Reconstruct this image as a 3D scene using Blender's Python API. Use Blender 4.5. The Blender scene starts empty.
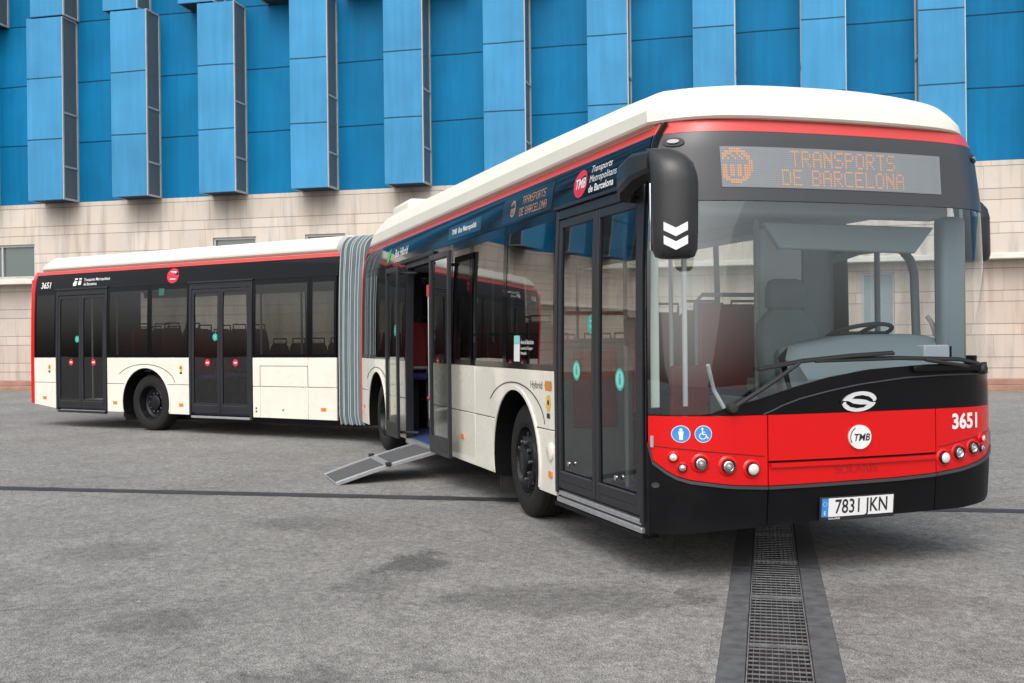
import bpy, bmesh, math, random
from mathutils import Vector, Matrix
random.seed(7)
R = math.radians
SC = bpy.context.scene
COL = SC.collection

# ------------------------------------------------------------------ camera
cd = bpy.data.cameras.new("camera")
cam = bpy.data.objects.new("camera", cd)
COL.objects.link(cam)
cd.sensor_width = 36.0
cd.lens = 1070.27 / 1024 * 36.0
cd.clip_start = 0.05
cd.clip_end = 2000
r_ = Vector((0.31742264, 0.94821858, -0.01115266))
u_ = Vector((0.00110439, 0.01139123, 0.99993451))
d_ = Vector((-0.94828353, 0.31741417, -0.00256863))
M = Matrix.Identity(4)
for i in range(3):
    M[i][0], M[i][1], M[i][2] = r_[i], u_[i], -d_[i]
M.translation = Vector((5.67016718, -2.87867954, 1.50458673))
cam.matrix_world = M
SC.camera = cam

# ------------------------------------------------------------------ light
SUN_EL, SUN_AZ = R(52), R(122)          # soft light through an overcast sky
w = bpy.data.worlds.new("World")
SC.world = w
w.use_nodes = True
wn, wl = w.node_tree.nodes, w.node_tree.links
wn.clear()
sky = wn.new("ShaderNodeTexSky")
sky.sky_type = 'NISHITA'
sky.sun_disc = False
sky.sun_elevation = SUN_EL
sky.sun_rotation = SUN_AZ
sky.air_density = 1.0
sky.dust_density = 5.0
sky.ozone_density = 1.0
hs = wn.new("ShaderNodeHueSaturation")
hs.inputs['Saturation'].default_value = 0.30
bg = wn.new("ShaderNodeBackground")
bg.inputs['Strength'].default_value = 0.15
wo = wn.new("ShaderNodeOutputWorld")
wl.new(sky.outputs[0], hs.inputs['Color'])
wl.new(hs.outputs[0], bg.inputs['Color'])
wl.new(bg.outputs[0], wo.inputs[0])
ld = bpy.data.lights.new("sun", 'SUN')
ld.energy = 0.6
ld.angle = R(110)
ld.color = (1.0, 0.96, 0.90)
sun = bpy.data.objects.new("sun", ld)
COL.objects.link(sun)
# Nishita: rotation 0 = +Y, growing clockwise seen from above
sd = Vector((math.sin(SUN_AZ) * math.cos(SUN_EL), math.cos(SUN_AZ) * math.cos(SUN_EL), math.sin(SUN_EL)))
sun.rotation_euler = (-sd).to_track_quat('-Z', 'Y').to_euler()
sun.location = (0, 0, 30)
SC.view_settings.view_transform = 'Standard'
SC.view_settings.look = 'None'
SC.view_settings.exposure = 0.68
SC.view_settings.gamma = 1
SC.view_settings.use_curve_mapping = False
SC.cycles.max_bounces = 10
SC.cycles.transparent_max_bounces = 24
SC.cycles.use_denoising = True

# ------------------------------------------------------------------ materials
def new_mat(name):
    m = bpy.data.materials.new(name)
    m.use_nodes = True
    nt = m.node_tree
    return m, nt.nodes, nt.links, nt.nodes['Principled BSDF']

def pbr(name, col, rough=0.5, metal=0.0, coat=0.0, spec=0.5, var=0.0, vscale=3.0, dirt=0.0, bump=0.0, bscale=200.0, emit=None):
    m, n, l, b = new_mat(name)
    b.inputs['Base Color'].default_value = (*col, 1)
    b.inputs['Roughness'].default_value = rough
    b.inputs['Metallic'].default_value = metal
    b.inputs['Coat Weight'].default_value = coat
    b.inputs['Coat Roughness'].default_value = 0.03
    b.inputs['Specular IOR Level'].default_value = spec
    if var > 0:
        tc = n.new('ShaderNodeTexCoord')
        no = n.new('ShaderNodeTexNoise')
        no.inputs['Scale'].default_value = vscale
        no.inputs['Detail'].default_value = 6
        no.inputs['Roughness'].default_value = 0.6
        mr = n.new('ShaderNodeMapRange')
        mr.inputs['From Min'].default_value = 0.3
        mr.inputs['From Max'].default_value = 0.7
        mr.inputs['To Min'].default_value = 1 - var
        mr.inputs['To Max'].default_value = 1 + var
        mx = n.new('ShaderNodeMix')
        mx.data_type = 'RGBA'
        mx.blend_type = 'MULTIPLY'
        mx.inputs['Factor'].default_value = 1
        mx.inputs[6].default_value = (*col, 1)
        l.new(tc.outputs['Object'], no.inputs['Vector'])
        l.new(no.outputs['Fac'], mr.inputs['Value'])
        l.new(mr.outputs[0], mx.inputs[7])
        l.new(mx.outputs[2], b.inputs['Base Color'])
        mr2 = n.new('ShaderNodeMapRange')
        mr2.inputs['From Min'].default_value = 0.3
        mr2.inputs['From Max'].default_value = 0.7
        mr2.inputs['To Min'].default_value = max(0.02, rough - var * 0.5)
        mr2.inputs['To Max'].default_value = min(1, rough + var * 0.5)
        l.new(no.outputs['Fac'], mr2.inputs['Value'])
        l.new(mr2.outputs[0], b.inputs['Roughness'])
    if bump > 0:
        tc2 = n.new('ShaderNodeTexCoord')
        n2 = n.new('ShaderNodeTexNoise')
        n2.inputs['Scale'].default_value = bscale
        n2.inputs['Detail'].default_value = 4
        bp = n.new('ShaderNodeBump')
        bp.inputs['Strength'].default_value = bump
        bp.inputs['Distance'].default_value = 0.01
        l.new(tc2.outputs['Object'], n2.inputs['Vector'])
        l.new(n2.outputs['Fac'], bp.inputs['Height'])
        l.new(bp.outputs[0], b.inputs['Normal'])
    if emit:
        b.inputs['Emission Color'].default_value = (*emit[0], 1)
        b.inputs['Emission Strength'].default_value = emit[1]
    return m

def glass(name, tint, refl=0.08, wav=0.0, gcol=(1, 1, 1)):
    m, n, l, b = new_mat(name)
    n.remove(b)
    out = n['Material Output']
    tr = n.new('ShaderNodeBsdfTransparent')
    tr.inputs['Color'].default_value = (*tint, 1)
    gl = n.new('ShaderNodeBsdfGlossy')
    gl.inputs['Roughness'].default_value = 0.01
    gl.inputs['Color'].default_value = (*gcol, 1)
    lw = n.new('ShaderNodeLayerWeight')
    lw.inputs['Blend'].default_value = 0.5
    pw = n.new('ShaderNodeMath'); pw.operation = 'POWER'; pw.inputs[1].default_value = 5
    ma = n.new('ShaderNodeMath'); ma.operation = 'MULTIPLY_ADD'
    ma.inputs[1].default_value = 1 - refl
    ma.inputs[2].default_value = refl
    mx = n.new('ShaderNodeMixShader')
    l.new(lw.outputs['Facing'], pw.inputs[0])
    l.new(pw.outputs[0], ma.inputs[0])
    l.new(ma.outputs[0], mx.inputs[0])
    l.new(tr.outputs[0], mx.inputs[1])
    l.new(gl.outputs[0], mx.inputs[2])
    l.new(mx.outputs[0], out.inputs['Surface'])
    if wav > 0:
        tc = n.new('ShaderNodeTexCoord')
        no = n.new('ShaderNodeTexNoise')
        no.inputs['Scale'].default_value = 1.1
        no.inputs['Detail'].default_value = 1
        bp = n.new('ShaderNodeBump')
        bp.inputs['Strength'].default_value = wav
        bp.inputs['Distance'].default_value = 0.02
        l.new(tc.outputs['Object'], no.inputs['Vector'])
        l.new(no.outputs['Fac'], bp.inputs['Height'])
        l.new(bp.outputs[0], gl.inputs['Normal'])
    return m

M_CREAM = pbr('cream_paint', (0.73, 0.70, 0.61), 0.28, coat=0.5, var=0.05, vscale=2.2)
M_ROOF = pbr('roof_paint', (0.70, 0.68, 0.60), 0.5, spec=0.3, var=0.04, vscale=1.2)
M_RED = pbr('red_paint', (0.57, 0.002, 0.003), 0.22, coat=0.25, spec=0.35)
M_REDBAND = pbr('paled_red_band', (0.58, 0.045, 0.04), 0.3, coat=0.3)  # red made paler: bright reflection put into the base colour
M_BLACK = pbr('black_gloss_paint', (0.004, 0.004, 0.005), 0.07, spec=0.22)
M_BUMP = pbr('black_bumper_plastic', (0.004, 0.004, 0.005), 0.42, spec=0.16, var=0.1, vscale=8)
M_DESTP = pbr('destination_panel_paint', (0.040, 0.042, 0.047), 0.33, spec=0.55)
M_RUB = pbr('black_rubber', (0.012, 0.012, 0.012), 0.7)
M_TYRE = pbr('tyre_rubber', (0.013, 0.0122, 0.0112), 0.8, spec=0.3, var=0.25, vscale=9, bump=0.2, bscale=90)
M_RIM = pbr('dark_steel_rim', (0.012, 0.013, 0.016), 0.4, metal=0.5, var=0.3, vscale=14)
M_NUT = pbr('wheel_nut_steel', (0.16, 0.16, 0.17), 0.4, metal=0.8)
M_FRAME = pbr('dark_grey_aluminium', (0.017, 0.018, 0.022), 0.38, spec=0.35, var=0.1)
M_SILL = pbr('brushed_aluminium', (0.40, 0.41, 0.42), 0.4, metal=0.6, var=0.12, vscale=20)
M_DARKIN = pbr('dark_interior', (0.02, 0.02, 0.022), 0.7)
M_WELL = pbr('wheel_well_black', (0.006, 0.006, 0.006), 0.95, spec=0.05)
M_GREYIN = pbr('hazed_grey_interior', (0.40, 0.44, 0.45), 0.6)  # lightened: windscreen haze put into the colour
M_LGREY = pbr('hazed_pale_panel', (0.78, 0.80, 0.80), 0.5)  # raised towards white, the sky veil on the glass painted in
M_DASH = pbr('hazed_dash_plastic', (0.19, 0.235, 0.25), 0.55)  # blue-grey carries the windscreen's sky veil in its base colour
M_REDIN = pbr('red_seat_panel', (0.26, 0.008, 0.010), 0.5)
M_BLUEF = pbr('blue_seat_fabric', (0.035, 0.05, 0.16), 0.9, var=0.4, vscale=40)
M_FLOOR = pbr('blue_speckled_floor', (0.03, 0.055, 0.16), 0.6, var=0.4, vscale=120)
M_POLE = pbr('pale_grab_pole', (0.55, 0.58, 0.56), 0.3)
M_PALEG = pbr('pale_green_trim', (0.55, 0.62, 0.54), 0.5)
M_WHITE = pbr('white_marking', (0.70, 0.70, 0.70), 0.4)
M_INK = pbr('black_marking', (0.012, 0.012, 0.015), 0.5)
M_BLUES = pbr('blue_sign', (0.03, 0.22, 0.55), 0.35)
M_TEAL = pbr('teal_sticker', (0.02, 0.36, 0.28), 0.4)
M_TEALL = pbr('pale_teal_sticker', (0.22, 0.58, 0.55), 0.4)
M_GREEN = pbr('green_leaf', (0.01, 0.40, 0.12), 0.4)
M_REDS = pbr('red_sticker', (0.62, 0.015, 0.04), 0.35)
M_ORANGE = pbr('orange_reflector', (0.72, 0.20, 0.01), 0.25, coat=0.6)
M_YELLOW = pbr('yellow_sticker', (0.72, 0.42, 0.04), 0.4)
M_LEDP = pbr('display_screen', (0.17, 0.19, 0.205), 0.3, coat=0.6)
M_LEDS = pbr('side_display_screen', (0.010, 0.013, 0.015), 0.15, coat=.2, spec=.3)
M_LEDO = pbr('amber_dots', (0.46, 0.23, 0.11), 0.5, emit=((1.0, 0.45, 0.18), 0.10))
M_CHROME = pbr('chrome_reflector', (0.80, 0.80, 0.80), 0.12, metal=1.0)
M_LENS = pbr('clear_lamp_lens', (0.62, 0.61, 0.60), 0.06, coat=1.0)
M_GREYL = pbr('grey_lamp_lens', (0.33, 0.31, 0.31), 0.1, coat=1.0)
M_LIP = pbr('grey_bumper_lip', (0.045, 0.045, 0.05), 0.4)
M_BELLOW = pbr('bellows_fabric', (0.13, 0.175, 0.19), 0.75, var=0.15, vscale=5)
M_RAMPG = pbr('ramp_grip', (0.075, 0.078, 0.08), 0.8, var=0.25, vscale=60, bump=0.4, bscale=150)
M_MIRROR = pbr('mirror_glass', (0.8, 0.8, 0.8), 0.02, metal=1)
M_MIRS = pbr('mirror_shell_plastic', (0.016, 0.017, 0.018), 0.36, var=0.08, vscale=12)
G_WIND = glass('windscreen_glass', (0.84, 0.88, 0.89), 0.115, gcol=(0.90, 0.97, 1.0))
G_SIDE = glass('tinted_window_glass', (0.19, 0.20, 0.19), 0.08, wav=0.10)
G_FAR = glass('light_tinted_glass', (0.62, 0.64, 0.62), 0.08)
G_DOOR = glass('door_glass', (0.36, 0.38, 0.37), 0.08, wav=0.06)

# ------------------------------------------------------------------ mesh tools
ID = lambda p: p
class MB:
    def __init__(s, xf=None):
        s.v, s.f, s.mi = [], [], []
        s.xf = xf or ID
        s.cur = 0
    def pt(s, p):
        s.v.append(tuple(s.xf(p)))
        return len(s.v) - 1
    def face(s, idx):
        s.f.append(tuple(idx)); s.mi.append(s.cur)
    def box(s, x0, x1, y0, y1, z0, z1):
        i = [s.pt((x, y, z)) for z in (z0, z1) for y in (y0, y1) for x in (x0, x1)]
        for q in ((0, 2, 3, 1), (4, 5, 7, 6), (0, 1, 5, 4), (2, 6, 7, 3), (0, 4, 6, 2), (1, 3, 7, 5)):
            s.face([i[k] for k in q])
        return s
    def grid(s, fn, us, vs):
        b = [[s.pt(fn(u, v)) for v in vs] for u in us]
        for i in range(len(us) - 1):
            for j in range(len(vs) - 1):
                s.face((b[i][j], b[i + 1][j], b[i + 1][j + 1], b[i][j + 1]))
        return s
    def slab(s, fn, us, vs, o0, o1):
        # fn(u, v, off): closed curved sheet between offsets o0 and o1
        A = [[s.pt(fn(u, v, o1)) for v in vs] for u in us]
        B = [[s.pt(fn(u, v, o0)) for v in vs] for u in us]
        n, m = len(us), len(vs)
        for i in range(n - 1):
            for j in range(m - 1):
                s.face((A[i][j], A[i + 1][j], A[i + 1][j + 1], A[i][j + 1]))
                s.face((B[i][j], B[i][j + 1], B[i + 1][j + 1], B[i + 1][j]))
        for i in range(n - 1):
            s.face((A[i][0], B[i][0], B[i + 1][0], A[i + 1][0]))
            s.face((A[i][m - 1], A[i + 1][m - 1], B[i + 1][m - 1], B[i][m - 1]))
        for j in range(m - 1):
            s.face((A[0][j], A[0][j + 1], B[0][j + 1], B[0][j]))
            s.face((A[n - 1][j], B[n - 1][j], B[n - 1][j + 1], A[n - 1][j + 1]))
        return s
    def loft(s, loops, cap0=False, cap1=False, closed=True):
        L = [[s.pt(p) for p in lp] for lp in loops]
        n = len(L[0])
        for a, b in zip(L[:-1], L[1:]):
            for i in range(n if closed else n - 1):
                j = (i + 1) % n
                s.face((a[i], a[j], b[j], b[i]))
        if cap0: s.face(L[0][::-1])
        if cap1: s.face(L[-1])
        return s
    def tube(s, pts, r, n=8, cap=True):
        P = [Vector(p) for p in pts]
        rs = r if isinstance(r, (list, tuple)) else [r] * len(P)
        loops = []
        up = None
        for i, p in enumerate(P):
            t = (P[min(i + 1, len(P) - 1)] - P[max(i - 1, 0)]).normalized()
            if up is None:
                up = Vector((0, 0, 1)) if abs(t.z) < 0.9 else Vector((1, 0, 0))
            a = (up - t * up.dot(t)).normalized()
            up = a
            b = t.cross(a)
            loops.append([p + (a * math.cos(2 * math.pi * k / n) + b * math.sin(2 * math.pi * k / n)) * rs[i] for k in range(n)])
        return s.loft(loops, cap, cap)
    def lathe(s, prof, fn, n=48, closed=False):
        # prof: (radius, axial); fn(r, ang, axial) -> point
        loops = [[fn(r, 2 * math.pi * k / n, a) for k in range(n)] for r, a in prof]
        if closed: loops.append(loops[0])
        return s.loft(loops)
    def prism(s, poly, fn, o0, o1):
        # poly of (a, b); fn(a, b, off)
        A = [s.pt(fn(a, b, o1)) for a, b in poly]
        B = [s.pt(fn(a, b, o0)) for a, b in poly]
        s.face(A); s.face(B[::-1])
        n = len(poly)
        for i in range(n):
            j = (i + 1) % n
            s.face((A[i], B[i], B[j], A[j]))
        return s
    def polys2d(s, vs, fs, fn, off=0.0):
        i = [s.pt(fn(a, b, off)) for a, b in vs]
        for f in fs: s.face([i[k] for k in f])
        return s
    def build(s, name, mats, parent=None, smooth=None, bevel=0, label=None, recalc=True, seg=2):
        me = bpy.data.meshes.new(name)
        me.from_pydata(s.v, [], s.f)
        if not isinstance(mats, (list, tuple)): mats = [mats]
        for m in mats: me.materials.append(m)
        if len(mats) > 1:
            for p, k in zip(me.polygons, s.mi): p.material_index = k
        if recalc:
            bm = bmesh.new(); bm.from_mesh(me)
            bmesh.ops.recalc_face_normals(bm, faces=bm.faces)
            bm.to_mesh(me); bm.free()
        if smooth is not None:
            for p in me.polygons: p.use_smooth = True
            me.set_sharp_from_angle(angle=R(smooth))
        me.update()
        o = bpy.data.objects.new(name, me)
        COL.objects.link(o)
        if parent: o.parent = parent
        if bevel:
            b = o.modifiers.new('bevel', 'BEVEL')
            b.width = bevel; b.segments = seg; b.limit_method = 'ANGLE'; b.angle_limit = R(40)
            b.harden_normals = False
            for p in me.polygons: p.use_smooth = True
            me.set_sharp_from_angle(angle=R(35))
        if label: o['label'] = label
        return o

def thing(name, label, cat, loc=(0, 0, 0), rz=0, group=None):
    o = bpy.data.objects.new(name, None)
    COL.objects.link(o)
    o.location = loc
    o.rotation_euler = (0, 0, rz)
    o['label'] = label
    o['category'] = cat
    if group: o['group'] = group
    return o

def text2d(body, size=1.0, bold=0.0, shear=0.0, align='CENTER', sx=1.0):
    cu = bpy.data.curves.new('txt', 'FONT')
    cu.body = body
    cu.size = size
    cu.align_x = align
    cu.align_y = 'CENTER'
    cu.shear = shear
    cu.offset = bold * size
    cu.resolution_u = 3
    o = bpy.data.objects.new('txt', cu)
    COL.objects.link(o)
    bpy.context.view_layer.update()
    dg = bpy.context.evaluated_depsgraph_get()
    me = bpy.data.meshes.new_from_object(o.evaluated_get(dg))
    vs = [(v.co.x * sx, v.co.y) for v in me.vertices]
    fs = [tuple(p.vertices) for p in me.polygons]
    bpy.data.objects.remove(o)
    bpy.data.curves.remove(cu)
    bpy.data.meshes.remove(me)
    return vs, fs

def disc(cx, cy, rx, ry=None, n=28, rot=0.0):
    ry = ry or rx
    c, s = math.cos(rot), math.sin(rot)
    return [(cx + rx * math.cos(2 * math.pi * k / n) * c - ry * math.sin(2 * math.pi * k / n) * s,
             cy + rx * math.cos(2 * math.pi * k / n) * s + ry * math.sin(2 * math.pi * k / n) * c) for k in range(n)]

def stroke(pts, wd):
    # polyline -> quads
    vs, fs = [], []
    for (x0, y0), (x1, y1) in zip(pts[:-1], pts[1:]):
        l = math.hypot(x1 - x0, y1 - y0) or 1
        nx, ny = -(y1 - y0) / l * wd / 2, (x1 - x0) / l * wd / 2
        k = len(vs)
        vs += [(x0 + nx, y0 + ny), (x0 - nx, y0 - ny), (x1 - nx, y1 - ny), (x1 + nx, y1 + ny)]
        fs.append((k, k + 1, k + 2, k + 3))
    return vs, fs

def lerp(x, xs, ys):
    if x <= xs[0]: return ys[0]
    for a, b, c, d in zip(xs[:-1], xs[1:], ys[:-1], ys[1:]):
        if x <= b: return c + (d - c) * (x - a) / (b - a)
    return ys[-1]

def lin(a, b, n): return [a + (b - a) * i / n for i in range(n + 1)]

# ------------------------------------------------------------------ ground
DV = Vector((-0.84942073, 0.52771624, 0)); DW = Vector((-0.52771624, -0.84942073, 0)); DO = Vector((1.541, -0.585, 0))
def dr(a, b, z): return DO + DV * a + DW * b + Vector((0, 0, z))

def asphalt():
    m, n, l, b = new_mat('worn_asphalt')
    tc = n.new('ShaderNodeTexCoord')
    P = tc.outputs['Object']
    def noise(scale, detail=5, rough=0.6, vec=P):
        x = n.new('ShaderNodeTexNoise'); x.inputs['Scale'].default_value = scale
        x.inputs['Detail'].default_value = detail; x.inputs['Roughness'].default_value = rough
        l.new(vec, x.inputs['Vector']); return x.outputs['Fac']
    def mr(v, a, b_, c, d):
        x = n.new('ShaderNodeMapRange'); x.inputs['From Min'].default_value = a; x.inputs['From Max'].default_value = b_
        x.inputs['To Min'].default_value = c; x.inputs['To Max'].default_value = d; l.new(v, x.inputs['Value']); return x.outputs[0]
    def math_(op, a, b_=None):
        x = n.new('ShaderNodeMath'); x.operation = op
        for k, q in enumerate((a, b_)):
            if q is None: continue
            if isinstance(q, (int, float)): x.inputs[k].default_value = q
            else: l.new(q, x.inputs[k])
        return x.outputs[0]
    grain = mr(noise(120, 3, 0.8), 0.40, 0.60, 0.36, 1.64)
    speck = mr(noise(17, 9, 0.92), 0.43, 0.57, 0.66, 1.34)
    med = mr(noise(4.5, 8, 0.75), 0.34, 0.66, 0.80, 1.17)
    big = mr(noise(0.45, 5, 0.6), 0.35, 0.65, 0.88, 1.12)
    v = math_('MULTIPLY', math_('MULTIPLY', grain, speck), math_('MULTIPLY', med, big))
    # dark worn blotches
    mp = n.new('ShaderNodeMapping'); l.new(P, mp.inputs['Vector']); mp.inputs['Location'].default_value = (3.1, 7.7, 0)
    bl = math_('MULTIPLY', mr(noise(7.0, 7, 0.8, mp.outputs[0]), 0.58, 0.66, 1.0, 0.58), mr(noise(1.6, 8, 0.8, mp.outputs[0]), 0.56, 0.66, 1.0, 0.72))
    v = math_('MULTIPLY', v, bl)
    fine = noise(28, 5, 0.85)
    # a few old repairs and oil stains with their own outlines
    nz = n.new('ShaderNodeTexNoise'); nz.inputs['Scale'].default_value = 3.5; nz.inputs['Detail'].default_value = 5
    l.new(P, nz.inputs['Vector'])
    for (cx, cy, rx, ry, rot, dark) in ((-1.38, -1.22, .24, .36, 68, .50), (-0.05, -0.60, .85, .40, 66, .66), (-0.88, -1.60, .24, .32, 64, .72),
                                        (-2.6, -3.2, .45, .40, 60, .78), (1.0, -2.4, .35, .3, 60, .76), (0.6, 1.1, .5, .4, 58, .8), (-.4, -2.9, .3, .3, 60, .76), (-3.2, -1.7, .5, .35, 60, .8)):
        mp = n.new('ShaderNodeMapping'); mp.vector_type = 'TEXTURE'
        mp.inputs['Location'].default_value = (cx, cy, 0); mp.inputs['Rotation'].default_value = (0, 0, R(rot)); mp.inputs['Scale'].default_value = (rx, ry, 1)
        l.new(P, mp.inputs['Vector'])
        ln = n.new('ShaderNodeVectorMath'); ln.operation = 'LENGTH'; l.new(mp.outputs[0], ln.inputs[0])
        dd = math_('ADD', ln.outputs['Value'], math_('MULTIPLY', math_('SUBTRACT', nz.outputs['Fac'], 0.5), 1.7))
        dd = math_('ADD', dd, math_('MULTIPLY', math_('SUBTRACT', fine, 0.5), 1.6))
        v = math_('MULTIPLY', v, mr(dd, 0.70, 1.10, dark, 1.0))
    # thin cracks
    wv = n.new('ShaderNodeTexVoronoi'); wv.feature = 'DISTANCE_TO_EDGE'; wv.inputs['Scale'].default_value = 0.33
    ad = n.new('ShaderNodeVectorMath'); ad.operation = 'ADD'
    n3 = n.new('ShaderNodeTexNoise'); n3.inputs['Scale'].default_value = 1.3; n3.inputs['Detail'].default_value = 4; l.new(P, n3.inputs['Vector'])
    l.new(P, ad.inputs[0]); l.new(n3.outputs['Color'], ad.inputs[1]); l.new(ad.outputs[0], wv.inputs['Vector'])
    ck = math_('MAXIMUM', mr(wv.outputs['Distance'], 0.0015, 0.005, 0.72, 1.0), mr(noise(0.8, 2), 0.42, 0.47, 0, 1))
    v = math_('MULTIPLY', v, ck)
    # pale stone chips
    vc = n.new('ShaderNodeTexVoronoi'); vc.inputs['Scale'].default_value = 2.2; l.new(P, vc.inputs['Vector'])
    chips = mr(vc.outputs['Distance'], 0.02, 0.028, 1, 0)
    cr = n.new('ShaderNodeMix'); cr.data_type = 'RGBA'; cr.blend_type = 'MULTIPLY'; cr.inputs['Factor'].default_value = 1
    cr.inputs[6].default_value = (0.200, 0.194, 0.184, 1)
    l.new(v, cr.inputs[7])
    c2 = n.new('ShaderNodeMix'); c2.data_type = 'RGBA'; c2.inputs[7].default_value = (0.45, 0.44, 0.42, 1)
    l.new(chips, c2.inputs['Factor']); l.new(cr.outputs[2], c2.inputs[6])
    l.new(c2.outputs[2], b.inputs['Base Color'])
    b.inputs['Roughness'].default_value = 0.85
    b.inputs['Specular IOR Level'].default_value = 0.3
    bp = n.new('ShaderNodeBump'); bp.inputs['Strength'].default_value = 0.7; bp.inputs['Distance'].default_value = 0.006
    hh = math_('ADD', math_('MULTIPLY', noise(130, 3, 0.75), 1.0), math_('MULTIPLY', noise(9, 4), 1.2))
    l.new(hh, bp.inputs['Height']); l.new(bp.outputs[0], b.inputs['Normal'])
    return m
M_ASPH = asphalt()

mb = MB()
A_ = [-900, -2.4, 12.0, 900]; B_ = [-900, -0.555, 0.0, 900]
g = [[mb.pt(dr(a, b, 0)) for b in B_] for a in A_]
for i in range(3):
    for j in range(3):
        if i == 1 and j == 1: continue
        mb.face((g[i][j], g[i + 1][j], g[i + 1][j + 1], g[i][j + 1]))
o = mb.build('ground', M_ASPH)
o['kind'] = 'structure'

# drainage channel with steel grates
M_CONC = pbr('dark_channel_concrete', (0.070, 0.073, 0.077), 0.85, var=0.35, vscale=11, bump=0.4, bscale=60)
M_GRATE = pbr('galvanised_grate', (0.22, 0.225, 0.23), 0.5, metal=0.5, var=0.25, vscale=15)
M_SOFF0 = pbr('dark_trough', (0.03, 0.03, 0.03), 0.8)  # near-black channel bottom and sides
ch = thing('drainage_channel', 'dark concrete drainage channel running under the bus front, holding the steel grates', 'drain')
for (b0, b1) in ((-0.125, 0.0), (-0.555, -0.425)):
    mb = MB(lambda p: dr(*p))
    k = -2.4
    while k < 11.99:
        mb.box(k + .004, k + 1.196, b0, b1, -0.12, 0.003)
        k += 1.2
    mb.build('edging', M_CONC, ch, bevel=0.006)
mb = MB(lambda p: dr(*p)); mb.box(-2.4, 12, -0.425, -0.125, -0.30, -0.25)
mb.box(-2.4, 12, -0.425, -0.415, -0.25, -0.12); mb.box(-2.4, 12, -0.135, -0.125, -0.25, -0.12)
mb.build('trough', M_SOFF0, ch)
for k in range(1, 8):
    a0 = -2.36 + k * 1.0
    mb = MB(lambda p: dr(*p))
    b0, b1 = -0.421, -0.129
    mb.box(a0, a0 + .99, b0, b0 + .006, -0.012, 0.0035); mb.box(a0, a0 + .99, b1 - .006, b1, -0.012, 0.0035)
    for q in (a0, a0 + .982): mb.box(q, q + .006, b0 + .008, b1 - .008, -0.010, 0.003)
    for q in range(1, 10):
        bb = b0 + q * (b1 - b0) / 10
        mb.box(a0 + .008, a0 + .982, bb - .0014, bb + .0014, -0.008, 0.002)
    for q in range(1, 15):
        aa = a0 + q * .066
        mb.box(aa - .0018, aa + .0018, b0 + .008, b1 - .008, -0.006, 0.0005)
    o = mb.build('drain_grate', M_GRATE)
    o['category'] = 'grate'
    o['group'] = 'steel grates of the drainage channel'
    o['label'] = 'steel mesh grate laid in the dark drainage channel by the bus front'

# dark sealed joint crossing the yard, parallel to the building
M_TAR = pbr('tar_seal', (0.028, 0.029, 0.032), 0.7, var=0.45, vscale=4)
BV = Vector((0.52771624, 0.84942073, 0)); BW = Vector((-0.84942073, 0.52771624, 0))
mb = MB()
N = 200
up, dn = [], []
for i in range(N + 1):
    a = -16 + 36 * i / N
    ctr = 5.02 + 0.012 * a
    hw = 0.115 + random.uniform(-.02, .012)
    up.append(mb.pt(DO + BV * a + BW * (ctr + hw) + Vector((0, 0, .004))))
    dn.append(mb.pt(DO + BV * a + BW * (ctr - hw) + Vector((0, 0, .004))))
for i in range(N): mb.face((dn[i], dn[i + 1], up[i + 1], up[i]))
o = mb.build('road_joint', M_TAR); o['kind'] = 'structure'

# ------------------------------------------------------------------ building
BO = Vector((-14, 23.03287312, 0)); BANG = math.atan2(0.84942073, 0.52771624)
bld = thing('building', 'long building with bright blue metal bays above a beige stone base', 'building', BO, BANG)

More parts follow.
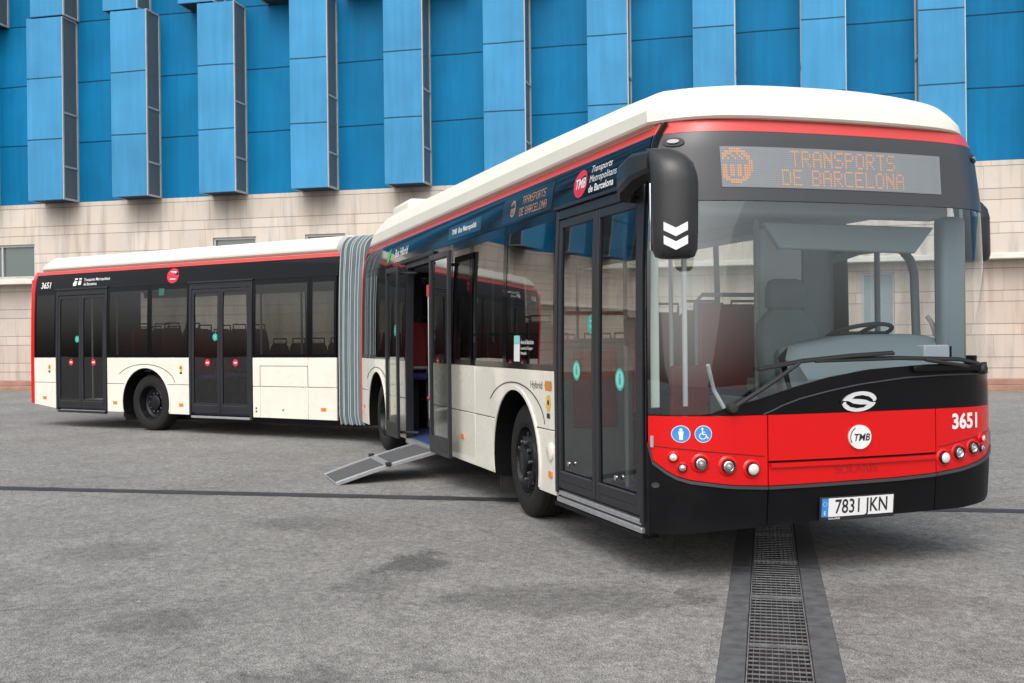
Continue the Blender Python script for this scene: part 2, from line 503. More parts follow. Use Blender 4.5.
def stone(name, base, dark):
    m, n, l, b = new_mat(name)
    tc = n.new('ShaderNodeTexCoord'); sp = n.new('ShaderNodeSeparateXYZ'); l.new(tc.outputs['Object'], sp.inputs[0])
    def mt(op, a, b_=None, c=None):
        x = n.new('ShaderNodeMath'); x.operation = op
        for k, q in enumerate((a, b_, c)):
            if q is None: continue
            if isinstance(q, (int, float)): x.inputs[k].default_value = q
            else: l.new(q, x.inputs[k])
        return x.outputs[0]
    P = 0.89
    zz = mt('DIVIDE', mt('ADD', sp.outputs['Z'], 10.1), P)
    fl = mt('FLOOR', zz); fr = mt('FRACT', zz)
    hi = mt('GREATER_THAN', fr, 0.33)
    row = mt('MULTIPLY_ADD', fl, 2.0, hi)
    def wn1(v, sc=1.0, add=0.0):
        x = n.new('ShaderNodeTexWhiteNoise'); x.noise_dimensions = '1D'; l.new(mt('MULTIPLY_ADD', v, sc, add), x.inputs['W']); return x.outputs['Value']
    sx = mt('ADD', mt('DIVIDE', sp.outputs['X'], 1.25), mt('MULTIPLY', wn1(row), 7.0))
    bx = mt('FLOOR', sx); fx_ = mt('FRACT', sx)
    tone = wn1(mt('ADD', mt('MULTIPLY', row, 17.13), bx))
    # joints
    dz = mt('MINIMUM', mt('MINIMUM', fr, mt('SUBTRACT', 1.0, fr)), mt('ABSOLUTE', mt('SUBTRACT', fr, 0.33)))
    jz = mt('LESS_THAN', mt('MULTIPLY', dz, P), 0.011)
    dx = mt('MINIMUM', fx_, mt('SUBTRACT', 1.0, fx_))
    jx = mt('LESS_THAN', mt('MULTIPLY', dx, 1.25), 0.007)
    jt = mt('MAXIMUM', mt('MULTIPLY', jz, 0.5), mt('MULTIPLY', jx, 0.28))
    no = n.new('ShaderNodeTexNoise'); no.inputs['Scale'].default_value = 1.1; no.inputs['Detail'].default_value = 8; no.inputs['Roughness'].default_value = 0.65
    l.new(tc.outputs['Object'], no.inputs['Vector'])
    # vertical run-off streaks
    mp = n.new('ShaderNodeMapping'); mp.inputs['Scale'].default_value = (2.2, 2.2, 0.22); l.new(tc.outputs['Object'], mp.inputs['Vector'])
    n2 = n.new('ShaderNodeTexNoise'); n2.inputs['Scale'].default_value = 1.6; n2.inputs['Detail'].default_value = 6; l.new(mp.outputs[0], n2.inputs['Vector'])
    def mr(v, a, b_, c, d):
        x = n.new('ShaderNodeMapRange'); x.inputs['From Min'].default_value = a; x.inputs['From Max'].default_value = b_
        x.inputs['To Min'].default_value = c; x.inputs['To Max'].default_value = d; l.new(v, x.inputs['Value']); return x.outputs[0]
    f = mt('MULTIPLY', mt('MULTIPLY', mr(tone, 0, 1, 0.92, 1.06), mr(no.outputs['Fac'], 0.3, 0.7, 0.84, 1.12)), mr(n2.outputs['Fac'], 0.50, 0.72, 1.03, 0.72))
    f = mt('MULTIPLY', f, mt('SUBTRACT', 1.0, jt))
    px = mt('ABSOLUTE', mt('SUBTRACT', mt('FRACT', mt('DIVIDE', mt('ADD', sp.outputs['X'], 33.73 + 1.4775 + 29.55), 2.955)), 0.5))
    px = mt('ADD', mt('MULTIPLY', px, 2.955), mt('MULTIPLY', mt('SUBTRACT', n2.outputs['Fac'], 0.5), 1.6))
    st = mt('MULTIPLY', mr(px, 0.15, 0.75, 1, 0), mr(mt('ADD', sp.outputs['Z'], mt('MULTIPLY', n2.outputs['Fac'], 0.9)), 5.35, 6.5, 0, 0.52))
    f = mt('MULTIPLY', f, mt('SUBTRACT', 1.0, st))
    hue = n.new('ShaderNodeMix'); hue.data_type = 'RGBA'
    hue.inputs[6].default_value = (*base, 1); hue.inputs[7].default_value = (*dark, 1)
    l.new(mr(no.outputs['Fac'], 0.42, 0.68, 0, 0.8), hue.inputs['Factor'])
    mx = n.new('ShaderNodeMix'); mx.data_type = 'RGBA'; mx.blend_type = 'MULTIPLY'; mx.inputs['Factor'].default_value = 1
    l.new(hue.outputs[2], mx.inputs[6]); l.new(f, mx.inputs[7])
    l.new(mx.outputs[2], b.inputs['Base Color'])
    b.inputs['Roughness'].default_value = 0.8
    bp = n.new('ShaderNodeBump'); bp.inputs['Strength'].default_value = 0.5; bp.inputs['Distance'].default_value = 0.01
    l.new(mt('SUBTRACT', mt('MULTIPLY', no.outputs['Fac'], 0.3), jt), bp.inputs['Height']); l.new(bp.outputs[0], b.inputs['Normal'])
    return m

def cladding(name, col, seam0, pitch, rib=0.0):
    m, n, l, b = new_mat(name)
    tc = n.new('ShaderNodeTexCoord'); sp = n.new('ShaderNodeSeparateXYZ'); l.new(tc.outputs['Object'], sp.inputs[0])
    def mt(op, a, b_=None):
        x = n.new('ShaderNodeMath'); x.operation = op
        for k, q in enumerate((a, b_)):
            if q is None: continue
            if isinstance(q, (int, float)): x.inputs[k].default_value = q
            else: l.new(q, x.inputs[k])
        return x.outputs[0]
    def mr(v, a, b_, c, d):
        x = n.new('ShaderNodeMapRange'); x.inputs['From Min'].default_value = a; x.inputs['From Max'].default_value = b_
        x.inputs['To Min'].default_value = c; x.inputs['To Max'].default_value = d; l.new(v, x.inputs['Value']); return x.outputs[0]
    wob = n.new('ShaderNodeTexNoise'); wob.inputs['Scale'].default_value = 0.6; l.new(tc.outputs['Object'], wob.inputs['Vector'])
    fr = mt('FRACT', mt('DIVIDE', mt('ADD', mt('SUBTRACT', sp.outputs['Z'], seam0 - 20 * pitch), mt('MULTIPLY', wob.outputs['Fac'], 0.05)), pitch))
    dz = mt('MULTIPLY', mt('MINIMUM', fr, mt('SUBTRACT', 1.0, fr)), pitch)
    jt = mr(dz, 0.014, 0.026, 1, 0)
    mp = n.new('ShaderNodeMapping'); mp.inputs['Scale'].default_value = (3.0, 3.0, 0.16); l.new(tc.outputs['Object'], mp.inputs['Vector'])
    n2 = n.new('ShaderNodeTexNoise'); n2.inputs['Scale'].default_value = 2.0; n2.inputs['Detail'].default_value = 7; n2.inputs['Roughness'].default_value = 0.6; l.new(mp.outputs[0], n2.inputs['Vector'])
    n1 = n.new('ShaderNodeTexNoise'); n1.inputs['Scale'].default_value = 0.7; n1.inputs['Detail'].default_value = 4; l.new(tc.outputs['Object'], n1.inputs['Vector'])
    cell = n.new('ShaderNodeTexWhiteNoise'); cell.noise_dimensions = '2D'
    cb = n.new('ShaderNodeCombineXYZ'); l.new(mt('FLOOR', mt('DIVIDE', sp.outputs['X'], 2.955)), cb.inputs[0]); l.new(mt('FLOOR', mt('DIVIDE', mt('SUBTRACT', sp.outputs['Z'], seam0), pitch)), cb.inputs[1])
    l.new(cb.outputs[0], cell.inputs['Vector'])
    f = mt('MULTIPLY', mt('MULTIPLY', mr(n2.outputs['Fac'], 0.3, 0.7, 0.91, 1.09), mr(n1.outputs['Fac'], 0.3, 0.7, 0.9, 1.1)), mr(cell.outputs['Value'], 0, 1, 0.93, 1.07))
    f = mt('MULTIPLY', f, mt('SUBTRACT', 1.0, mt('MULTIPLY', jt, 0.72)))
    mx = n.new('ShaderNodeMix'); mx.data_type = 'RGBA'; mx.blend_type = 'MULTIPLY'; mx.inputs['Factor'].default_value = 1
    mx.inputs[6].default_value = (*col, 1); l.new(f, mx.inputs[7]); l.new(mx.outputs[2], b.inputs['Base Color'])
    b.inputs['Roughness'].default_value = 0.5
    b.inputs['Specular IOR Level'].default_value = 0.12
    wv = n.new('ShaderNodeTexNoise'); wv.inputs['Scale'].default_value = 1.4; wv.inputs['Detail'].default_value = 2; l.new(tc.outputs['Object'], wv.inputs['Vector'])
    bp = n.new('ShaderNodeBump'); bp.inputs['Strength'].default_value = 0.35; bp.inputs['Distance'].default_value = 0.05
    l.new(mt('SUBTRACT', mt('MULTIPLY', wv.outputs['Fac'], 0.6), mt('MULTIPLY', jt, 0.5)), bp.inputs['Height']); l.new(bp.outputs[0], b.inputs['Normal'])
    return m

M_STONE = stone('travertine', (0.60, 0.54, 0.48), (0.50, 0.41, 0.32))
M_STONEL = stone('travertine_base', (0.52, 0.45, 0.40), (0.43, 0.32, 0.25))
M_LEDGE = pbr('pale_stone_ledge', (0.62, 0.60, 0.54), 0.7, var=0.1, vscale=2)
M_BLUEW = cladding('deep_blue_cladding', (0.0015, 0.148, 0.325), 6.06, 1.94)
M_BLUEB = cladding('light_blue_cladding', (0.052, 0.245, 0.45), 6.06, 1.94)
M_MULL = pbr('pale_grey_mullion', (0.42, 0.43, 0.42), 0.5, var=0.1)
M_WGL = pbr('dark_office_glass', (0.12, 0.128, 0.125), 0.06, spec=0.7)
M_SOFF = pbr('soffit_grey', (0.035, 0.035, 0.04), 0.8)
M_KERBR = pbr('reddish_kerb', (0.30, 0.17, 0.13), 0.8, var=0.2, vscale=3)

S0, S1 = -95, 40
mb = MB()
wins = [(-38.6, -34.8), (-28.4, -26.93), (-25.3, -23.99), (-20.5, -19.1)]
LZ, WZ0, WZ1, BZ = 3.62, 3.66, 4.76, 6.06
mb.box(S0, S1, 0, 0.4, WZ1, BZ)
mb.box(S0, S1, 0, 0.4, LZ, WZ0)
x = S0
for a, b in wins:
    mb.box(x, a, 0, 0.4, WZ0, WZ1); x = b
mb.box(x, S1, 0, 0.4, WZ0, WZ1)
mb.build('stone_wall', M_STONE, bld, recalc=False)
mb = MB(); mb.box(S0, S1, -0.06, 0.4, 3.47, LZ - .002); mb.build('ledge', M_LEDGE, bld, bevel=0.015)
# recessed lower wall with the grey service door
DS0, DS1, DZ1 = -9.04, -8.2, 3.2
mb = MB()
mb.box(S0, DS0, .45, .8, 0, 3.47); mb.box(DS1, S1, .45, .8, 0, 3.47); mb.box(DS0, DS1, .45, .8, DZ1, 3.47)
mb.build('base_wall', M_STONEL, bld, recalc=False)
M_SDOOR = pbr('grey_service_door', (0.24, 0.28, 0.30), 0.5, var=0.08)
mb = MB(); mb.box(DS0 + .003, DS1 - .003, .53, .6, 0, DZ1 - .003)
sd_ = mb.build('service_door', M_SDOOR, bld)
mb = MB(); mb.box(DS0 + .003, DS0 + .05, .50, .527, 0, DZ1 - .003); mb.box(DS1 - .05, DS1 - .003, .50, .527, 0, DZ1 - .003); mb.box(DS0 + .05, DS1 - .05, .5, .527, DZ1 - .05, DZ1 - .003)
mb.build('frame', M_MULL, sd_)
mb = MB(); mb.tube([(DS1 - .14, .5, 1.65), (DS1 - .14, .46, 1.65), (DS1 - .24, .46, 1.65)], .012); mb.build('handle', M_SILL, sd_)
for a, b in wins:
    mb = MB()
    mb.box(a + .002, b - .002, .06, .12, WZ0 + .002, WZ0 + .07); mb.box(a + .002, b - .002, .06, .12, WZ1 - .07, WZ1 - .002)
    n_ = max(1, round((b - a) / 1.3))
    for k in range(n_ + 1):
        c = a + (b - a) * k / n_
        c = min(max(c, a + .035), b - .035)
        mb.box(c - .03, c + .03, .06, .12, WZ0 + .07, WZ1 - .07)
    wi = mb.build('window', M_MULL, bld)
    mb = MB(); mb.box(a + .01, b - .01, .13, .15, WZ0 + .01, WZ1 - .01); mb.build('pane', pbr('window_glass', (0.10, 0.13, 0.125), 0.05, spec=0.9, coat=0.6), wi)
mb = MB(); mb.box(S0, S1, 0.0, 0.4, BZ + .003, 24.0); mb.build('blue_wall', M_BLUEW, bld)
mb = MB(); mb.box(S0, S1, .85, 18, 0, 23.9); mb.build('core', M_SOFF, bld)
mb = MB(); mb.box(S0 - .2, S1 + .2, -.2, 18.2, 24.003, 24.4); mb.build('roof', M_SOFF, bld)

def bay(s_r, wd, z0, z1, nm='bay'):
    dp, t = 0.8, 0.05
    s_l = s_r - wd
    mb = MB()
    mb.box(s_l, s_r, -dp, -dp + .06, z0, z1)                       # front
    mb.box(s_l + .06, s_r - .06, -dp + .06, -.003, z1 - .05, z1 - .001)  # lid
    mb.cur = 1
    mb.box(s_l + .03, s_r - .03, -dp + .061, -.003, z0 + .02, z0 + .07)  # soffit
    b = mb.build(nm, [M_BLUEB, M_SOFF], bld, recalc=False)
    mb = MB()
    hts = [z0 + .001, z0 + 1.02, z0 + 2.72, z0 + 5.78] if z1 - z0 > 5 else [z0 + .001, z0 + 1.5, z0 + 3]
    hts = [h for h in hts if h < z1 - .1] + [z1 - .03]
    for (xa, xb) in ((s_r - .05, s_r + .006), (s_l - .006, s_l + .05)):
        mb.box(max(xa, s_r - .018) if xa > s_l + .1 else xa, xb, -dp - .004 if xa > s_l + .1 else -dp + .061, -dp + .06 if xa > s_l + .1 else -dp + .10, z0 - .002, z1)
        mb.box(xa, xb, -.07, -.003, z0, z1)
        for h in hts: mb.box(xa, xb, -dp + .045, -.07, h, h + .055)
    mb.build('mullion', M_MULL, b)
    mb = MB()
    mb.box(s_r - .035, s_r - .02, -dp + .05, -.01, z0 + .03, z1 - .04)
    mb.box(s_l + .02, s_l + .035, -dp + .05, -.01, z0 + .03, z1 - .04)
    mb.build('glazing', M_WGL, b)

BAYS = [(-34.40, -33.11), (-31.39, -30.15), (-28.40, -27.18), (-25.37, -24.17), (-22.41, -21.22), (-19.40, -18.18), (-16.40, -15.26), (-13.48, -12.36), (-10.63, -9.49), (-7.68, -6.54)]
for k in range(-12, 14):
    a, b = BAYS[k] if 0 <= k < 10 else (-34.34 + 2.955 * k, -33.12 + 2.955 * k)
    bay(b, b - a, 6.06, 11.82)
for k in range(-13, 12): bay(-33.05 + 2.60 * k, 1.2, 11.86, 17.6)

# kerb and faded yellow line along the foot of the wall
mb = MB(); mb.box(S0, S1, -.02, .447, 0, .14); mb.box(S0, S1, .10, .447, .14, .30)
k_ = mb.build('kerb', M_KERBR, None, bevel=0.015); k_.location = BO; k_.rotation_euler = (0, 0, BANG); k_['kind'] = 'structure'
M_YL = pbr('faded_yellow_paint', (0.38, 0.31, 0.12), 0.8, var=0.35, vscale=2.5)
mb = MB(); i = [mb.pt(p) for p in ((S0, -.30, .004), (S1, -.30, .004), (S1, -.06, .004), (S0, -.06, .004))]; mb.face(i)
k_ = mb.build('yellow_line', M_YL, None); k_.location = BO; k_.rotation_euler = (0, 0, BANG); k_['kind'] = 'structure'

# ------------------------------------------------------------------ the bus
bus = thing('articulated_bus', 'red and cream articulated city bus parked bent at its grey bellows, wheelchair ramp lowered', 'bus')
TE = Vector((0.77057661, 0.63734738, 0)); TN = Vector((0.63734738, -0.77057661, 0)); TO = Vector((-13.59119214, -2.99713486, 0))
def XT(p): return TO + TE * p[0] - TN * p[1] + Vector((0, 0, p[2]))

def inset(z): return lerp(z, [0, 1.25, 2.0, 2.45, 2.65, 2.75, 2.85], [0, 0, .013, .032, .06, .09, .15])
def rake(z): return lerp(z, [.38, .6, 1.02, 2.3, 2.73, 2.85], [.02, 0, 0, .03, .07, .10])
def fx(t, z):
    a = abs(t)
    if t < 0: v = -.10 * t * t - .21 * a ** 7
    else: v = -.09 * t * t - .17 * a ** 8
    return v - rake(z)
def FP(t, z, off=0.0):
    hw = 1.275 - inset(z) * (1 if t < 0 else .6)
    h = 0.004
    dxdt = (fx(min(t + h, 1), z) - fx(max(t - h, -1), z)) / (min(t + h, 1) - max(t - h, -1))
    nx, ny = 1.0, -dxdt / hw
    l = math.hypot(nx, ny)
    return (fx(t, z) + off * nx / l, 1.275 + t * hw + off * ny / l, z)
def FY(y, z, off=0.0):      # by real lateral position
    return FP(max(-1, min(1, (y - 1.275) / (1.275 - inset(z)))), z, off)
def SP(x, z, off=0.0): return (x, inset(z) - off, z)              # door side
def LP(x, z, off=0.0): return (x, 2.55 - inset(z) * .6 + off, z)       # far side
ZU = [1.254, 1.5, 1.75, 2.0, 2.15, 2.3, 2.42]
TS = lin(-1, 1, 48)
XR = -9.86          # rear end of the front section
BELT, GRV, SK = 1.254, 0.80, 0.31
DH = 2.48
ARC = 0.60

def arch_poly(x0, x1, z0, z1, cx, cz, r, n=18):
    # panel outline with a wheel arch cut from its bottom edge (or through it)
    pts = [(x0, z1), (x0, z0)]
    zb = z0
    a0 = math.asin(max(-1, min(1, (zb - cz) / r)))
    angs = [math.pi - a0 + (2 * a0 - math.pi) * k / n for k in range(n + 1)]
    arc = [(cx + r * math.cos(a), cz + r * math.sin(a)) for a in angs]
    arc = [p for p in arc]
    return pts + arc + [(x1, z0), (x1, z1)]

def panel_rects(xf, segs, name_up='upper_panel', arch=None, zs=SK):
    """cream lower side panels of one body section: upper row and skirt row"""
    for (a, b) in segs:
        cut = arch is not None and a < arch < b
        for (z0, z1, nm) in ((GRV + .004, BELT - .002, 'side_panel'), (zs, GRV - .004, 'skirt_panel')):
            mb = MB(xf)
            if cut:
                cz = .48
                if nm == 'side_panel':
                    poly = arch_poly(a, b, z0, z1, arch, cz, ARC)
                    mb.prism(poly, SP, -.03, 0)
                    mb.build(nm, M_CREAM, bus, bevel=0.004)
                else:
                    h0 = math.sqrt(ARC ** 2 - (z0 - cz) ** 2); h1 = math.sqrt(ARC ** 2 - (z1 - cz) ** 2)
                    zsamp = lin(z0, z1, 8)
                    if arch - ARC - .01 > a:
                        pl = [(a, z1), (a, z0)] + [(arch - math.sqrt(ARC ** 2 - (z - cz) ** 2), z) for z in zsamp]
                        mb.prism(pl, SP, -.03, 0); mb.build(nm, M_CREAM, bus, bevel=0.004); mb = MB(xf)
                    if arch + ARC + .01 < b:
                        pl = [(b, z0), (b, z1)] + [(arch + math.sqrt(ARC ** 2 - (z - cz) ** 2), z) for z in zsamp[::-1]]
                        mb.prism(pl, SP, -.03, 0); mb.build(nm, M_CREAM, bus, bevel=0.004)
            else:
                mb.prism([(a, z0), (b, z0), (b, z1), (a, z1)], SP, -.03, 0)
                mb.build(nm, M_CREAM, bus, bevel=0.004)

def arch_trim(xf, cx):
    cz = .48
    mb = MB(xf)      # raised cream flare around the arch, with a dark groove outside it
    def fn(a, r, off): return (cx + r * math.cos(a), -off, cz + r * math.sin(a))
    a0 = R(-14)
    mb.slab(fn, lin(a0, math.pi - a0, 28), [ARC - .004, ARC + .01, ARC + .025], 0.0005, .010)
    mb.build('arch_flare', M_CREAM, bus, smooth=40)
    mb = MB(xf)
    # outer line, wider to the sides like a flattened arc
    pts = []
    for k in range(25):
        a = R(150) * k / 24
        pts.append((cx - .03 + .76 * math.cos(a), -.001, .80 + .338 * math.sin(a)))
    pts = [p for p in pts if p[2] > GRV + .006]
    mb.tube(pts, .005, 5)
    mb.build('arch_groove', M_INK, bus)
    mb = MB(xf)      # wheel well
    prof = [(ARC - .002, -.028), (ARC - .002, .42)]
    loops = []
    angs = lin(R(-18), math.pi + R(18), 24)
    lo = [[(cx + r * math.cos(a), ax, cz + r * math.sin(a)) for a in angs] for r, ax in ((ARC - .003, .002), (ARC - .003, .55))]
    mb.loft(lo, closed=False)
    B = [mb.pt((cx + (ARC - .003) * math.cos(a), .55, cz + (ARC - .003) * math.sin(a))) for a in angs]
    mb.face(B)
    mb.build('wheel_well', M_WELL, bus, recalc=False)

def wheel(xf, cx, yo, steer=0.0, front=True, label=None):
    """yo = lateral position of the outer tyre face; turned about the vertical by steer"""
    c, s = math.cos(steer), math.sin(steer)
    def W(r, a, ax):    # ax grows inwards
        lx, ly = r * math.cos(a), ax
        return (cx + lx * c - (ly - .14) * s, yo + .14 + lx * s + (ly - .14) * c, .478 + r * math.sin(a))
    mb = MB(xf)
    mb.lathe([(.300, .015), (.315, .006), (.36, .0), (.42, .003), (.455, .018), (.472, .035), (.478, .06), (.478, .22), (.465, .26), (.42, .28), (.30, .28)], W, 56)
    mb.cur = 0
    for k in range(4):   # circumferential tread grooves stand as ribs between
        a0 = .075 + k * .042
        mb.lathe([(.4785, a0), (.482, a0 + .004), (.482, a0 + .026), (.4785, a0 + .03)], W, 56)
    w_ = mb.build('wheel', M_TYRE, bus, smooth=35, label=label)
    mb = MB(xf)
    if front:
        prof = [(.302, .012), (.297, .006), (.285, .012), (.275, .05), (.262, .075), (.235, .07), (.215, .035), (.20, .02), (.185, .016), (.13, .014), (.125, -.02), (.10, -.035), (.09, -.036), (.085, -.028), (.001, -.028)]
    else:
        prof = [(.302, .012), (.297, .006), (.285, .012), (.275, .05), (.26, .13), (.225, .155), (.20, .15), (.17, .15), (.135, .15), (.13, .10), (.10, .085), (.085, .082), (.001, .082)]
    mb.lathe(prof, W, 48)
    rim = mb.build('rim', M_RIM, w_, smooth=30)
    a_in = .014 if front else .148
    for k in range(10):
        a = 2 * math.pi * k / 10
        def nf(p, a=a):
            r, q, ax = p
            return W(math.hypot(.160 + r * math.cos(q), r * math.sin(q)), a + math.atan2(r * math.sin(q), .160 + r * math.cos(q)), ax)
        lo = [[nf((rr, 2 * math.pi * j / 6, ax)) for j in range(6)] for rr, ax in ((.015, a_in), (.014, a_in - .028), (.006, a_in - .034))]
        mb = MB(xf); mb.loft(lo, cap1=True)
        mb.build('wheel_nut', M_NUT, w_, smooth=30)
    ah = .035 if front else .155      # hand holes in the disc
    for k in range(10):
        a = 2 * math.pi * (k + .5) / 10
        lo = []
        for rr, ax in ((.022, ah - .006), (.0215, ah - .0065)):
            lo.append([W(math.hypot(.216 + rr * math.cos(2 * math.pi * j / 12), rr * math.sin(2 * math.pi * j / 12)),
                         a + math.atan2(rr * math.sin(2 * math.pi * j / 12), .216 + rr * math.cos(2 * math.pi * j / 12)), ax) for j in range(12)])
        mb = MB(xf); mb.loft(lo, cap1=True)
        mb.build('hand_hole', M_INK, w_)
    return w_

def reflector(xf, x, z, wd=.075, h=.05, nm='side_reflector'):
    mb = MB(xf); mb.prism([(x - wd / 2, z - h / 2), (x + wd / 2, z - h / 2), (x + wd / 2, z + h / 2), (x - wd / 2, z + h / 2)], SP, 0, .010)
    return mb.build(nm, M_ORANGE, bus, bevel=.003)

def sdecal(xf, polys, mat, name, parent, off=.003, fnx=SP):
    mb = MB(xf)
    for vs, fs in polys: mb.polys2d(vs, fs, fnx, off)
    return mb.build(name, mat, parent, recalc=False)
def P1(poly): return (poly, [tuple(range(len(poly)))])
def shift(t, x, y): return ([(a + x, b + y) for a, b in t[0]], t[1])

def bdecal(polys, mat, name, parent, fn, off=.003, xf=None):
    mb = MB(xf)
    for vs, fs in polys: mb.polys2d(vs, fs, fn, off)
    return mb.build(name, mat, parent, recalc=False)

# door of two glazed leaves (closed)
def leaf(mb, x0, x1, z0, z1, sp, fw=.055, zk=.52, d0=-.03, d1=.004):
    ZS = [z0, .8, BELT, 1.6, 2.0, 2.2, z1]
    def bar(a, b, za, zb):
        zs = [za] + [q for q in ZS if za < q < zb] + [zb]
        mb.slab(sp, [a, b], zs, d0, d1)
    bar(x0, x0 + fw, z0, z1); bar(x1 - fw, x1, z0, z1)
    bar(x0 + fw, x1 - fw, z1 - .06, z1); bar(x0 + fw, x1 - fw, z0, z0 + .055)
    bar(x0 + fw, x1 - fw, z0 + .055, zk - .01)
    return (x0 + fw - .004, x1 - fw + .004, zk - .012, z1 - .058)

def pane_mb(xf, x0, x1, z0, z1, sp, off=-.012):
    mb = MB(xf)
    zs = [z0] + [q for q in (1.254, 1.6, 2.0, 2.2, 2.45) if z0 < q < z1] + [z1]
    mb.grid(lambda u, v: sp(u, v, off), [x0, x1], zs)
    return mb

def round_sticker(xf, x, z, r, mat, parent, sp=SP, off=-.008, ring=None, inner=None):
    if ring:
        o = bdecal([P1(disc(x, z, r))], mat, 'sticker', parent, sp, off, xf)
    else:
        o = bdecal([P1(disc(x, z, r))], mat, 'sticker', parent, sp, off, xf)
    return o

# --- front section, door side ----------------------------------------------
W1, W2 = -2.87, -8.74
TR, TFN = -3.22, 4.26
D1A, D1B = -1.905, -0.375
O2A, O2B = -6.97, -5.72
panel_rects(None, [(-4.05, D1A - .012)], arch=W1)
panel_rects(None, [(-4.95, -4.056)]); panel_rects(None, [(O2B + .03, -4.956)])
panel_rects(None, [(XR + .02, O2A - .03)], arch=W2)
for cx in (W1, W2): arch_trim(None, cx)

def upper_band(xf, x0, x1, z0, z1, mat, name, sp=SP, o0=-.03, o1=0.0, parent=None, nx=1):
    zs = [z0] + [q for q in (1.5, 1.75, 2.0, 2.15, 2.3, 2.45, 2.55, 2.65, 2.7, 2.75, 2.8) if z0 < q < z1] + [z1]
    mb = MB(xf); mb.slab(sp, lin(x0, x1, nx), zs, o0, o1)
    return mb.build(name, mat, parent or bus, smooth=30)

x_c = -.40
upper_band(None, XR + .03, x_c, DH + .004, 2.765, M_BLACK, 'cantrail_panel')
upper_band(None, XR + .03, x_c, 2.767, 2.84, M_REDBAND, 'red_stripe')
# far side
upper_band(None, XR + .03, x_c, DH - .06, 2.765, M_BLACK, 'cantrail_panel', LP)
upper_band(None, XR + .03, x_c, 2.767, 2.84, M_REDBAND, 'red_stripe', LP)
upper_band(None, XR + .03, -.55, SK + .1, BELT + .1, M_CREAM, 'side_panel', LP)
upper_band(None, -.547, -.36, SK + .12, BELT + .1, M_BLACK, 'side_panel', LP)
upper_band(None, -2.55, -1.80, BELT + .1, DH - .06, M_BLACK, 'body_pillar', LP)
for k, (a, b) in enumerate(((-1.80, -.52), (-3.9, -2.55), (-5.4, -3.96), (-6.9, -5.46), (-8.4, -6.96), (XR + .1, -8.46))):
    pane_mb(None, a, b, BELT + .1, DH - .06, LP).build('window', G_FAR if k else G_WIND, bus, smooth=40)
    if k: upper_band(None, b, b + .06, BELT + .1, DH - .06, M_BLACK, 'body_pillar', LP)
upper_band(None, -.52, -.47, BELT + .1, DH - .06, M_GREYIN, 'body_pillar', LP)

# windows between the doors: glass behind a black surround
def window(xf, a, b, z0=BELT, z1=DH, frame=.05, sp=SP, glassm=None):
    zs = [z0] + [q for q in (1.5, 1.75, 2.0, 2.15, 2.3) if z0 < q < z1] + [z1]
    mb = MB(xf)
    e = .003
    mb.slab(sp, [a + e, a + frame], zs, -.02, 0); mb.slab(sp, [b - frame, b - e], zs, -.02, 0)
    mb.slab(sp, [a + frame, b - frame], [z0, z0 + frame], -.02, 0)
    mb.slab(sp, [a + frame, b - frame], [z1 - frame - .03, z1], -.02, 0)
    w_ = mb.build('window', M_BLACK, bus, smooth=30)
    pane_mb(xf, a + frame - .004, b - frame + .004, z0 + frame - .004, z1 - frame - .026, sp, -.004).build('pane', glassm or G_SIDE, w_, smooth=40)
    return w_
wa = window(None, -3.15, D1A - .012, frame=.045)
window(None, -4.22, -3.15)
window(None, -4.95, -4.22)
window(None, O2B + .03, -4.95)
window(None, -7.88, O2A - .03)
window(None, XR + .06, -7.88)
# rear end pillar with the red edge curling down
upper_band(None, XR, XR + .057, BELT, DH, M_BLACK, 'body_pillar')
mb = MB(); mb.tube([(XR + .015, inset(z) - .004, z) for z in lin(SK + .02, 2.70, 14)] + [(XR + .06, inset(2.76) - .004, 2.76), (XR + .14, inset(2.80), 2.80)], .009, 8)
mb.build('edge_trim', M_REDBAND, bus, smooth=60)
# rain rail over the windows and doors
def rail(xf, a, b, z=DH, r=.013):
    mb = MB(xf); mb.slab(SP, [a, b], [z - r, z + r], .001, .03); return mb.build('rain_rail', M_FRAME, bus, bevel=.004)
rail(None, D1A - .02, -.40)
mb = MB(); mb.slab(SP, [-7.15, -5.65], [2.42, 2.475], .002, .05); mb.build('rain_rail', M_DARKIN, bus, bevel=.01)

# front door
def double_door(xf, a, b, z0, z1, sp=SP, ttl='red'):
    mb = MB(xf)
    jw = .05
    ZS = [z0 - .04, .8, BELT, 1.6, 2.0, 2.2, z1 + .075]
    mb.slab(sp, [a, a + jw], ZS, -.05, .012); mb.slab(sp, [b - jw, b], ZS, -.05, .012)
    mb.slab(sp, [a + jw, b - jw], [z1 + .008, z1 + .075], -.05, .010)
    d = mb.build('door', M_FRAME, bus, bevel=.004)
    m = (a + b) / 2
    for (p, q) in ((a + jw + .004, m - .004), (m + .004, b - jw - .004)):
        mb = MB(xf)
        g_ = leaf(mb, p, q, z0, z1, sp)
        lf = mb.build('door_leaf', M_FRAME, d, bevel=.004)
        pane_mb(xf, *g_, sp).build('door_glass', G_DOOR, d, smooth=40)
        mb = MB(xf); zc = z0 + .12
        mb.slab(sp, [p + .06, q - .06], [zc, zc + .012], .005, .010); mb.build('door_ridge', M_LIP, d)
    return d, m
d1, m1 = double_door(None, D1A, D1B, .385, 2.385)
for x_ in (-1.62, -.78):
    mb = MB(); mb.lathe([(.018, 0), (.018, -.012), (.001, -.014)], lambda r, a, ax, x_=x_: (x_ + r * math.cos(a), -.005 + ax, .585 + r * math.sin(a)), 14); mb.build('door_lock', M_CHROME, d1, smooth=40)
mb = MB()
mb.slab(SP, [D1A + .052, D1B - .052], [.328, .362], -.05, .002); mb.slab(SP, [D1A + .03, D1B - .03], [.279, .315], -.05, .010)
mb.build('door_sill', M_SILL, bus, bevel=.004)
